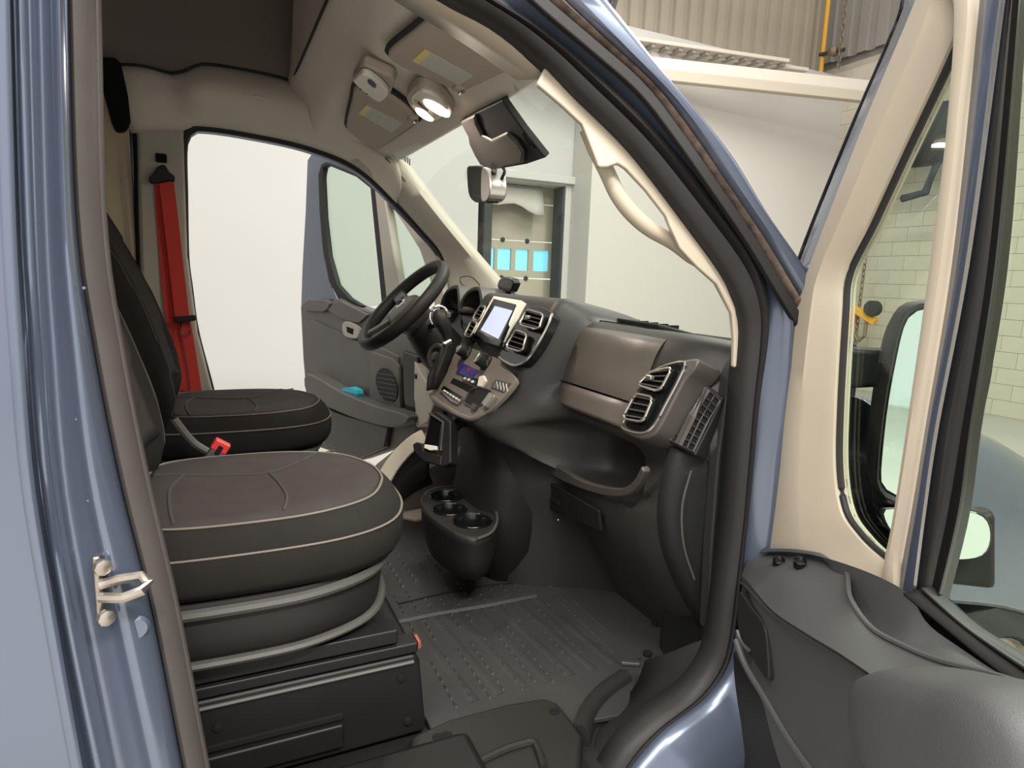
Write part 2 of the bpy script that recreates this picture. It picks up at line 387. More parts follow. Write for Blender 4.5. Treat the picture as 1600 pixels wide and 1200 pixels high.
# --- B pillar and quarter panel
YR = [-260, 0, 350, 550, 750, 950, 1200, 1420]
def col(v):   # pixel columns at rows 0 350 750 950 1200 -> rows YR
    a, b, c, d, e = v
    return [a-(b-a)*.5, a, b, (b+c)/2-(c-b)*.08, c, d, e, e+(e-d)*.9]
edges = [((15, 25, 53, 85, 129), -1.000), ((20, 29, 58, 90, 136), -.978), ((30, 42, 70, 100, 150), -.992), ((42, 52, 80, 113, 163), -.985), ((53, 62, 90, 125, 175), -.966),
         ((62, 72, 100, 134, 186), -.955), ((80, 88, 128, 168, 222), -.962), ((92, 103, 146, 190, 246), -.972), ((104, 116, 176, 226, 276), -.955), ((108, 121, 190, 239, 288), -.930)]
prof = [[at(x, y, y=d) for x, y in zip(col(v), YR)] for v, d in edges]
cols = [spline(p, 40) for p in prof]
rows = [[c[i] for c in cols] for i in range(40)]
rows2 = [spline(r, 40) for r in rows]
MB().grid(rows2).build('b_pillar', m_paint, van, solid=.012, ang=70)
qe = cols[0]
rows = [[V((-2.4, -1.0, q.z)), V((-1.2, -1.0, q.z)), q+V((-.012, 0, 0)), q+V((-.004, .004, 0)), q+V((-.004, .03, 0))] for q in qe]
MB().grid(rows).build('side_panel', m_paint, van, solid=.01, ang=50)
a = cols[-1]; b = spline([at(x, y, y=-.915) for x, y in zip(col((150, 160, 228, 274, 322)), YR)], 40)
rows = []
for p, q in zip(a, b):
    d = q-p; rows.append([p+V((0, .02, 0)), p+d*.02+V((0, -.012, 0)), p+d*.25+V((0, -.022, 0)), p+d*.6+V((0, -.022, 0)), p+d*.9+V((0, -.012, 0)), q, q+V((-.004, .03, 0))])
MB().grid(rows).build('pillar_trim', m_bseal, van, solid=.008, ang=60)
MB().grid([[q, q+V((-.10, .05, 0)), q+V((-.3, .06, 0))] for q in b]).build('inner_pillar_trim', m_bseal, van, solid=.01)
# screws and dents on the pillar: latch striker
st = at(166, 925, y=-.985)
sk = MB().box(st+V((-.010, .02, .0)), (.010, .02, .085)).build('striker_plate', m_steel, van, bevel=.004)
MB().tube([st+V((-.006, .0, -.006)), st+V((.020, -.015, -.004)), st+V((.040, -.015, .002)), st+V((.046, -.010, .010)), st+V((.038, -.004, .016)), st+V((.016, 0, .014)), st+V((-.006, .002, .010))], .0065, 8, ref=(0, 0, 1)).build('striker_loop', m_steel, sk)
for dz in (.032, -.034): MB().lathe(st+V((-.004, .005, dz)), (.5, -1, 0), [(.010, 0), (.010, .008), (.005, .010)], 8).build('bolt', m_steel, sk)
q = at(212, 982, y=-.963); MB().lathe(q, (.2, -1, 0), [(.017, -.012), (.017, 0), (.013, .004), (.004, .004)], 20).build('plug', m_paint, van)
for px, py in ((138, 782), (144, 795), (146, 664), (120, 655), (131, 450), (146, 735), (158, 818)):
    MB().lathe(at(px, py, y=-.964), (.1, -1, 0), [(.002, -.003), (.0018, .0008), (.0006, .001)], 8).build('paint_chip', m_paint, van)
# --- A pillar: seal, channel, strip, outer skin
S0 = [(560, -90), (640, -42), (710, 0), (783, 43), (850, 97), (900, 149), (987, 236), (1075, 350), (1132, 429), (1154, 474), (1161, 520), (1153, 620), (1146, 720), (1138, 820), (1128, 900), (1115, 997), (1100, 1040), (1067, 1080), (1017, 1117), (973, 1160), (947, 1200), (905, 1270)]
S1 = [(600, -130), (680, -70), (755, -10), (830, 35), (890, 80), (940, 122), (1025, 205), (1107, 300), (1172, 385), (1195, 450), (1198, 520), (1184, 620), (1174, 720), (1164, 820), (1156, 900), (1147, 980), (1135, 1035), (1100, 1085), (1036, 1133), (1000, 1172), (978, 1200), (940, 1265)]
n = 90
TOP = [(-.06, 1.49), (.05, 1.485), (.15, 1.45)]
a = spline([V((x, -.83, z)) for x, z in TOP]+[sp(x, y, 0) for x, y in S0], n+14); b = spline([V((x, -.845, z+.045)) for x, z in TOP]+[sp(x, y, -.012) for x, y in S1], n+14)
mid = [(p+q)/2 for p, q in zip(a, b)]
rows = []
for i, (p, q) in enumerate(zip(a, b)):
    d = q-p; k = V((0, -1, 0))
    rows.append([p+V((0, .03, 0)), p+k*.004, p+d*.12+k*.018, p+d*.38+k*.022, p+d*.47+k*.004, p+d*.54+k*.002, p+d*.64+k*.020, p+d*.85+k*.014, q+k*.002, q+V((0, .03, 0))])
MB().grid(rows).build('door_seal', m_rubber, van, solid=.004, ang=50)
C1 = [(640, -180), (750, -100), (857, 0), (933, 65), (1009, 133), (1065, 205), (1119, 282), (1180, 372), (1237, 468), (1240, 540), (1234, 640), (1222, 740), (1214, 840), (1206, 920), (1200, 990), (1190, 1050), (1160, 1110), (1080, 1180), (1040, 1225), (1010, 1262), (980, 1310)]
cb = spline([V((x, -.90, z+.10)) for x, z in TOP]+[sp(x, y, -.045) for x, y in C1], n+14)
rows = []
for q, r in zip(b, cb):
    d = r-q; rows.append([q+V((0, .02, 0)), q+d*.1+V((0, .022, 0)), q+d*.45+V((0, .026, 0)), q+d*.8+V((0, .01, 0)), r])
MB().grid(rows).build('a_pillar', m_paint, van, solid=.01, ang=60)
# weather strip along the windshield pillar, and the outer skin
C1u = C1[:9]+[(1290, 552)]
O1 = [(790, -170), (870, -90), (948, 0), (1031, 105), (1090, 175), (1145, 245), (1200, 335), (1250, 407), (1290, 468), (1345, 552)]
cu = spline([sp(x, y, -.045) for x, y in C1u], 40); ou = spline([sp(x, y, -.07) for x, y in O1], 40)
ru = []
for p, q in zip(cu, ou):
    d = (q-p); ru.append([p+V((0, .02, 0)), p+V((0, -.004, 0)), p+d*.13+V((0, -.012, 0)), p+d*.24+V((0, -.004, 0)), p+d*.26+V((0, .01, 0))])
MB().grid(ru).build('weather_strip', m_brown, van, solid=.003, ang=50)
cu2 = [p+V((-.012, -.004, -.010)) for p in cu]
MB().sweep(cu2, [(-.010, -.008), (.010, -.008), (.010, .006), (-.010, .006)], (0, -1, 0)).build('strip_lip', m_rubber, van, bevel=.003)
rows = []
for p, q in zip(cu, ou):
    d = q-p; rows.append([p+d*.26+V((0, .012, 0)), p+d*.30+V((0, -.004, 0)), p+d*.45+V((0, -.012, 0)), p+d*.8+V((0, -.006, 0)), q, q+V((.02, .04, .012)), q+V((.03, .10, .02))])
MB().grid(rows).build('outer_pillar_skin', m_paint, van, solid=.006, ang=50)
# --- rocker panel below the seal, and the wheel arch behind it
sill = spline([sp(x, y, -.02) for x, y in S1[15:]], 24)
rows = []
for q in sill:
    rows.append([q, q+V((.015, -.025, -.02)), q+V((.03, -.06, -.05)), q+V((.035, -.085, -.09)), q+V((.04, -.09, -.14)), q+V((.04, -.06, -.18)), q+V((.04, .05, -.20))])
MB().grid(rows).build('rocker_panel', m_paint, van, solid=.004, ang=60)
MB().box((1.25, -.80, .02), (.35, .36, .7)).build('wheel_arch_liner', m_dark, van, bevel=.05)
# --- fender corner behind the hinge, cowl, hood
rows = []
for x, z in ((1.12, .86), (1.4, .80), (1.8, .70), (2.15, .45)):
    rows.append([V((x, -.99, z-.5)), V((x, -.97, z-.08)), V((x, -.85, z-.01)), V((x, -.4, z-.04)), V((x, 0, z-.03)), V((x, .4, z-.04)), V((x, .85, z-.01)), V((x, .97, z-.08)), V((x, .99, z-.5))])
rows = [[q-V((-.32, 0, .14)) for q in r] for r in rows]
rows.append([V((2.52, q.y*.93, min(q.z, .1)-.25*(1 if abs(q.y) < .9 else .6))) for q in rows[-1]])
MB().grid(rows).build('hood', m_paint, van, solid=.01, sub=2)
for s_ in (-1, 1):
    MB().lathe((1.95, s_*.88, ZG+.35), (0, s_, 0), [(.10, -.1), (.22, -.1), (.33, -.1), (.35, -.06), (.35, .06), (.33, .1), (.23, .1), (.20, .06), (.06, .07)], 36).build('front_wheel', m_tyre, van)
    MB().lathe((1.95, s_*.88, ZG+.35), (0, s_, 0), [(.02, .085), (.06, .085), (.15, .065), (.21, .075), (.22, .09), (.225, .05)], 30).build('wheel_rim', m_steel, van)
MB().prism([V((2.50, y, z)) for y, z in ((-.9, .05), (-.92, -.3), (.92, -.3), (.9, .05))], (-.10, 0, 0)).build('front_bumper', m_black, van, bevel=.04, seg=3)
# --- cab floor pan, driver's side wall, roof
MB().box((.35, .05, -.06), (2.1, 1.72, .1)).build('floor_pan', m_metalb, van, bevel=.01)
MB().box((-.3, -.86, -.20), (1.6, .15, .5)).build('inner_sill', m_metalb, van, bevel=.02)
MB().box((1.44, .05, .35), (.05, 1.75, .86)).build('firewall', m_dark, van)
def dp(px, py, off=0):
    """point on the driver's side of the body"""
    q = at(px, py, y=.92+off)
    if q.z > .9: q = at(px, py, pl=(V((0, .92+off, .9)), V((0, 1, .10)).normalized()))
    return q
D0 = [(338, 660), (330, 612), (306, 520), (296, 450), (290, 400), (288, 300), (287, 232), (293, 209), (310, 200), (380, 209), (480, 231), (560, 265), (620, 320), (660, 362), (690, 398), (704, 440), (706, 500), (700, 600), (690, 680)]
dpth = spline([dp(*q) for q in D0], 90)
MB().sweep(dpth, [(-.016, -.03), (.006, -.03), (.012, 0), (.006, .012), (-.006, .014), (-.016, .006)], (0, -1, 0)).build('door_seal', m_rubber, van, ang=60)
MB().sweep([p+V((0, .045, 0)) for p in dpth], [(-.045, -.03), (.0, -.03), (.012, .0), (-.02, .01), (-.045, .006)], (0, -1, 0)).build('driver_door_frame', m_paint, van, ang=60)
MB().box((-1.2, .97, .70), (2.2, .03, 2.5)).build('far_side_panel', m_paint, van)
MB().box((-.86, .925, .55), (1.36, .012, 2.2)).build('cargo_wall_panel', m_pan, van)
MB().box((-1.55, 0, .75), (.03, 1.9, 2.7)).build('rear_light_block', m_pan, van)  # unseen closure added to stop light entering from the rear
MB().box((-.65, 0, 2.12), (2.2, 1.9, .05)).build('roof_panel', m_paint, van, bevel=.02)
MB().grid([[V((.42, y, 2.12)), V((.62, y, 1.80)), V((.74, y*.92, 1.50)), V((.775, y*.80, 1.43))] for y in (-.93, -.85, -.4, 0, .4, .85, .93)]).build('roof_front', m_paint, van, solid=.03)
MB().box((-.80, -.955, 1.83), (2.35, .03, .58)).build('upper_side_panel', m_paint, van)
MB().box((-.55, 0, 2.08), (1.96, 1.7, .01)).build('roof_lining', m_lindark, van)
# driver's B pillar trim, with the belt guide slot
q0 = [dp(213, 196, -.02), dp(287, 194, -.02), dp(290, 300, -.02), dp(293, 400, -.02), dp(300, 455, -.02), dp(309, 520, -.02), dp(333, 612, -.02), dp(340, 680, -.02), dp(236, 680, -.02), dp(222, 500, -.02), dp(216, 350, -.02)]
MB().prism(q0, (0, .05, 0)).build('driver_pillar_trim', m_gtrim, van, bevel=.012, seg=3)
MB().tube(spline([dp(211, 210, -.03), dp(214, 350, -.03), dp(220, 500, -.03), dp(236, 680, -.03)], 12), .007, 6).build('trim_gap', m_dark, van)
q = dp(252, 247, -.03); MB().box(q, (.035, .02, .03)).build('belt_slot', m_dark, van, bevel=.004)
# rail trim above the driver's door
lo = spline([dp(*q, -.02) for q in [(205, 208), (250, 206), (284, 206), (296, 200), (312, 197), (380, 206), (480, 228), (560, 262), (620, 318)]], 40)
hi = spline([V((-.22, .845, 1.60)), V((-.12, .845, 1.61)), V((-.03, .845, 1.60)), V((.02, .845, 1.62)), V((.10, .845, 1.65)), V((.38, .845, 1.635)), V((.5, .82, 1.56)), V((.62, .79, 1.46)), V((.74, .74, 1.40))], 40)
rows = []
for i, (p, q) in enumerate(zip(lo, hi)):
    d = q-p; u = i/39; tt = max(0, min(1, (u-.16)/.07)); bl = .035+.06*tt*tt*(3-2*tt)-.03*max(0, u-.5); r = []
    for k in range(9):
        t = k/8; r.append(p+d*t+V((0, -bl*math.sin(math.pi*min(1, t*1.05))**.8 if t < .95 else 0, 0)))
    r.append(q+V((0, .05, .0))); rows.append(r)
MB().grid(rows).build('roof_rail_trim', m_liner, van, solid=.006, ang=70)
MB().tube([q+V((0, -.004, .004)) for q in hi[:28]], .0045, 6).build('ledge_gap', m_seam, van)
gr = spline([at(*q, y=.765) for q in ((330, 140), (372, 148), (420, 155), (452, 165))], 16)
MB().tube(gr, [.004+.010*math.sin(math.pi*i/15) for i in range(16)], 8, flat=.7).build('grab_recess_lip', m_liner, van)
MB().tube([p+V((0, -.004, -.018)) for p in gr[2:15]], .004, 6).build('grab_recess', m_seam, van)
# dark lining above the rail
MB().grid([[V((x, .86, 1.585 if x < 0 else 1.62)), V((x, .85, 1.75)), V((x, .82, 1.95)), V((x, .70, 2.07))] for x in (-.9, -.4, -.1, .05, .2, .5)]).build('upper_side_lining', m_lindark, van, solid=.01)
fo = [dp(140, 88, -.1), dp(180, 88, -.1), dp(190, 98, -.1), dp(201, 150, -.1), dp(205, 190, -.1), dp(200, 204, -.1), dp(183, 206, -.1), dp(176, 190, -.1), dp(160, 130, -.1), dp(140, 110, -.1)]
tag(MB().prism(fo, (-.01, .05, 0)).build('foam_pad', m_dark, bevel=.012, seg=3), 'black foam pad stuck beside the driver pillar under the roof', 'foam pad')
# ================================================================== HEADLINER, VISORS, WINDSHIELD
hl = thing('headliner', (.55, 0, 1.37), 'beige grey fabric headliner shelf over the windshield', 'headliner')
pr = [(.40, 2.06), (.385, 1.70), (.372, 1.635), (.385, 1.60), (.415, 1.55), (.44, 1.505), (.47, 1.482), (.53, 1.468), (.60, 1.452), (.67, 1.43), (.715, 1.40), (.742, 1.374), (.765, 1.378), (.775, 1.40)]
rows = []
for y in [-.79, -.74, -.68, -.6, -.5, -.35, -.2, -.14, 0, .14, .2, .35, .5, .6, .68, .74, .80, .86]:
    k = max(0, abs(y)-.6)/.26; r = []
    for i, (x, z) in enumerate(pr):
        zz = z-(.07*k*k if 4 < i < 11 else 0); xx = x-.02*k*k
        if abs(y) < .15 and 5 < i < 10: zz -= .012
        r.append(V((xx, y, zz)))
    rows.append(spline(r, 44))
MB().grid(rows).build('liner', m_liner, hl, solid=.006, off=1, ang=70)
e = [V((.371, y, 1.634)) for y in (-.86, -.4, 0, .4, .80)]
MB().tube(spline(e, 20), .005, 6).build('edge_seam', m_seam, hl)
sm = spline([at(*q, z=1.60) for q in ((487, 88), (500, 60), (508, 20), (522, -20))], 12)
VP = (V((.60, 0, 1.415)), V((.19, 0, 1)).normalized())
def vp(px, py, off=0): return at(px, py, pl=(VP[0]+VP[1]*off, VP[1]))
def visor(label, out, lab, clip, grp):
    c = sum((vp(*q) for q in out), V())/len(out)
    t = thing('sun_visor', c-V((0, 0, .01)), label, 'sun visor', grp)
    o = spline([vp(*q) for q in out], 48, closed=True)
    MB().prism(o, VP[1]*.022).build('panel', m_visor, t, bevel=.009, seg=3)
    MB().tube([c+(q-c)*1.02+VP[1]*.016 for q in o], .007, 6, closed=True).build('shadow_gap', m_seam, t)
    L = [vp(*q, -.001) for q in lab]; lo = MB().prism(L, VP[1]*.002).build('warning_label', m_label, t, smooth=False)
    g = quadmap(L); dn = VP[1]*-.0006
    MB().prism([g(.0, .0)+dn, g(.0, 1)+dn, g(.13, 1)+dn, g(.13, 0)+dn], VP[1]*.0012).build('yellow_heading', m_yel, lo, smooth=False)
    for i in range(6):
        b = .1+.15*i
        for a0, a1 in ((.2, .55), (.6, .95)):
            MB().prism([g(a0, b)+dn, g(a1, b)+dn, g(a1, b+.06)+dn, g(a0, b+.06)+dn], VP[1]*.0012).build('print_line', m_print, lo, smooth=False)
    k = vp(*clip, -.004); MB().box(k+V((0, 0, .012)), (.03, .035, .03)).build('clip', m_visor, t, bevel=.006)
    MB().lathe(k+V((.008, 0, -.004)), (0, 1, 0), [(.003, -.016), (.006, -.012), (.006, .012), (.003, .016)], 10).build('pivot_pin', m_chrome, t)
    return t
visor('passenger sun visor, the larger one, with warning label under the roof', [(607, 84), (645, 53), (692, 15), (740, -14), (790, 40), (823, 92), (812, 102), (760, 128), (722, 143), (690, 134), (640, 112), (612, 97)], [(644, 95), (717, 133), (739, 119), (663, 77)], (717, 140), 'sun visors')
visor('driver sun visor, the smaller one, with warning label behind the white module', [(541, 196), (549, 160), (556, 138), (590, 142), (630, 165), (652, 190), (644, 199), (592, 233), (578, 231), (545, 207)], [(560, 177), (612, 207), (629, 193), (573, 164)], (645, 187), 'sun visors')
# dome lamp and white module
def mod(px, py, off): return at(px, py, pl=(V((.60, 0, 1.415))+VP[1]*off, VP[1]))
dl = thing('dome_lamp', mod(672, 166, -.03), 'lit cab reading lamp with two glowing lenses in the overhead panel', 'lamp')
o = spline([mod(*q, -.02) for q in ((635, 157), (640, 145), (657, 136), (685, 148), (706, 172), (705, 180), (683, 195), (676, 194), (648, 176))], 40, closed=True)
MB().prism(o, VP[1]*.032).build('housing', m_gtrim, dl, bevel=.008, seg=3)
i_ = [mod(*q, -.028) for q in ((642, 157), (648, 148), (660, 143), (684, 154), (699, 173), (697, 179), (682, 189), (677, 188), (653, 172))]
fc = MB().prism(spline(i_, 36, closed=True), VP[1]*.012).build('face', m_white, dl, bevel=.004)
for c, u, w in (((682, 170), (20, 13), (6, -4.5)), ((663, 180), (13.5, 9.5), (4.5, -3.5))):
    el = [mod(c[0]+u[0]*math.cos(t)+w[0]*math.sin(t), c[1]+u[1]*math.cos(t)+w[1]*math.sin(t), -.030) for t in [k*math.pi/12 for k in range(24)]]
    MB().prism(el, VP[1]*.006).build('lens', m_lens, dl, bevel=.001)
MB().tube([mod(650, 157, -.031), mod(668, 172, -.031), mod(678, 182, -.031)], .005, 8).build('switch_bar', m_gtrim, fc)
for k in range(7): MB().lathe(mod(654+2.3*k, 161+1.95*k, -.0355), VP[1], [(.002, -.002), (.002, .004)], 6).build('switch_ridge', m_seam, fc, smooth=False)
pw = dl.location-V((0, 0, .012))
l = bpy.data.lights.new('dome_lamp_glow', 'AREA'); l.shape = 'DISK'; l.size = .06; l.energy = 3.5; l.color = (1, .86, .7)
lo_ = bpy.data.objects.new('dome_lamp_glow', l); COL.objects.link(lo_); lo_.location = pw
tm = thing('overhead_module', mod(578, 135, -.05), 'white plastic driver sensor module hanging behind the dome lamp', 'module')
o = [mod(*q, -.008) for q in ((550, 124), (563, 104), (570, 103), (612, 121), (618, 128), (610, 148), (604, 152))]
MB().prism(o, VP[1]*.03).build('bracket', m_visor, tm, bevel=.008, seg=3)
o = spline([mod(*q, -.028) for q in ((552, 129), (556, 124), (566, 116), (584, 124), (602, 140), (606, 149), (598, 158), (591, 160), (574, 149))], 36, closed=True)
wb = MB().prism(o, VP[1]*.018).build('body', m_white, tm, bevel=.007, seg=3)
o = spline([mod(*q, -.0295) for q in ((574, 127), (577, 124), (585, 130), (588, 135), (585, 138), (577, 132))], 20, closed=True)
MB().prism(o, VP[1]*.003).build('button', m_gloss, wb)
for px, py in ((563, 140), (573, 147)): MB().lathe(mod(px, py, -.029), VP[1], [(.002, -.001), (.002, .004)], 8).build('mark', m_ink, wb, smooth=False)
# windshield
WT, WB = V((.740, 0, 1.385)), V((1.41, 0, .735)); WN = V((WT.z-WB.z, 0, WB.x-WT.x)).normalized()   # outward/up
def wpt(u, y):   # u 0 top .. 1 base
    c = WT.lerp(WB, u); k = (y/.85)**2; return V((c.x-.10*k*(.3+.7*u), y*(.80+.20*u), c.z))+WN*(.03*math.sin(math.pi*u))
ws = thing('windshield', WB, 'greenish laminated windshield above the dashboard', 'windshield')
MB().grid([[wpt(i/12, -.93+1.86*j/20) for j in range(21)] for i in range(13)]).build('glass', m_glass, ws)
ft = [wpt(i/12, .925)-WN*.004 for i in range(13)]
MB().grid([[q, q+V((0, -.022, 0))-WN*.001] for q in ft]).build('black_border', m_ink, ws, solid=.002)
def wp(px, py, off=.02): return at(px, py, pl=(WT-WN*off, WN))
st = MB(); 
for px, py, hh in ((628, 245, 4), (631.5, 247, 4), (634, 249, 4), (637, 250, 5), (640, 253, 5)):
    a = wp(px, py, .003); st.prism([wp(px-.9, py-hh, .003), wp(px+.9, py-hh+.8, .003), wp(px+.9, py+hh+.8, .003), wp(px-.9, py+hh, .003)], WN*.0005)
st.build('inspection_mark', m_ink, ws, smooth=False)
# black camera housing and the mirror below it
ch = thing('camera_housing', wp(765, 262, .05), 'black sensor housing glued to the windshield top centre', 'camera housing')
o = [wp(*q, .03) for q in ((718, 190), (740, 178), (785, 156), (789, 164), (817, 203), (852, 247), (823, 257), (770, 266), (750, 258), (741, 243), (733, 226), (731, 214))]
MB().prism(o, WN*.020).build('cover', m_black, ch, bevel=.004)
o = [wp(*q, .042) for q in ((718, 191), (741, 180), (744, 196), (752, 212), (766, 220), (790, 208), (806, 222), (818, 240), (815, 256), (770, 266), (750, 258), (741, 243), (733, 226), (731, 214))]
MB().prism(o, WN*.014).build('lower_cowl', m_dash, ch, bevel=.008, seg=3)
for k in range(3):
    a, b = wp(816+k*3.5, 208+k*2, .031), wp(829+k*3.5, 228+k*2, .031); MB().tube([a, b], .0025, 6).build('vent_slit', m_dark, ch)
mr = thing('dash_camera', wp(745, 315, .1), 'black and silver driver camera on curved arms under the sensor housing', 'camera')
def mp(px, py, off=0): return at(px, py, x=.855+off)
o = spline([mp(*q) for q in ((729, 262), (733, 259), (752, 260), (757, 275), (757, 305), (752, 316), (738, 314), (731, 300))], 28, closed=True)
MB().prism(o, V((.04, -.01, 0))).build('body', m_black, mr, bevel=.006, seg=3)
o = spline([mp(*q, -.004) for q in ((752, 264), (760, 266), (765, 285), (764, 306), (757, 315), (751, 310))], 24, closed=True)
MB().prism(o, V((.05, -.02, 0))).build('silver_face', m_silver, mr, bevel=.006, seg=3)
o = [mp(*q, -.002) for q in ((737, 303), (757, 309), (759, 317), (741, 316))]; MB().prism(o, V((.04, -.015, 0))).build('foot', m_black, mr, bevel=.004)
MB().tube(spline([wp(771, 258, .045), mp(772, 268, .02), mp(769, 280, .02), mp(764, 290, .02)], 10), .009, 8).build('arm', m_black, mr)
MB().tube(spline([wp(786, 262, .045), mp(788, 270, .03), mp(780, 286, .03), mp(768, 295, .03), mp(763, 306, .03)], 14), .005, 8).build('cable', m_black, mr)
# passenger rail trim and A pillar trim with grab handle
pt = thing('pillar_trim', sp(1148, 560, .02), 'beige passenger windshield pillar trim with moulded grab handle', 'trim')
hi = spline([sp(x, y, .012) for x, y in S0[:5]], 24); lo = spline([sp(x, y, .05) for x, y in [(500, -90), (590, -45), (657, 0), (760, 65), (843, 124)]], 24)
MB().grid([[p+V((0, .01, 0)), p+(q-p)*.15+V((0, -.004, 0)), p+(q-p)*.6+V((0, -.004, 0)), q, q+V((.01, .12, .03))] for p, q in zip(hi, lo)]).build('rail_cover', m_beige, pt, solid=.005, ang=60)
out = [(853, 101), (900, 150), (987, 238), (1075, 352), (1132, 431), (1154, 476), (1160, 520), (1154, 575), (1146, 575), (1147, 530), (1143, 490), (1119, 444), (1090, 418), (1062, 388), (1046, 352), (1040, 337), (1009, 297), (978, 264), (966, 256), (950, 262), (936, 262), (909, 194), (878, 165), (838, 131)]
MB().prism([sp(*q, .012) for q in out], (.004, .014, 0)).build('pillar_cover', m_beige, pt, bevel=.005, seg=3)
hp = [(912, 202), (932, 236), (949, 270), (964, 302), (986, 332), (1016, 358), (1056, 381), (1102, 418)]
MB().tube(spline([sp(*q, .05) for q in hp], 30), [.009+.006*min(1, math.sin(math.pi*i/29)*3) for i in range(30)], 12).build('grab_handle', m_beige, pt)
# driver's A pillar trim
dt = thing('pillar_trim', V((1.2, .78, .85)), 'shaded grey beige driver windshield pillar trim beside the instrument hood', 'trim')
A1 = spline([at(*q, y=.74) for q in ((606, 232), (620, 242), (650, 283), (700, 348), (745, 403), (778, 441), (800, 468))], 30)
A2 = spline([dp(*q, -.03) for q in ((545, 250), (590, 284), (622, 316), (660, 358), (690, 394), (702, 432), (704, 490))], 30)
rows = []
for p, q in zip(A1, A2):
    d = q-p; rows.append([p+V((.02, .02, .02)), p, p+d*.15+V((0, -.025, -.012)), p+d*.5+V((0, -.03, -.012)), p+d*.85+V((0, -.02, -.005)), q, q+V((0, .04, 0))])
MB().grid(rows).build('pillar_cover', m_gtrim, dt, solid=.005, ang=70)
o = spline([at(*q, y=.70) for q in ((719, 434), (734, 432), (745, 440), (750, 450), (724, 446))], 16, closed=True)
MB().tube(o, .0025, 6, closed=True).build('speaker_cover_seam', m_seam, dt)
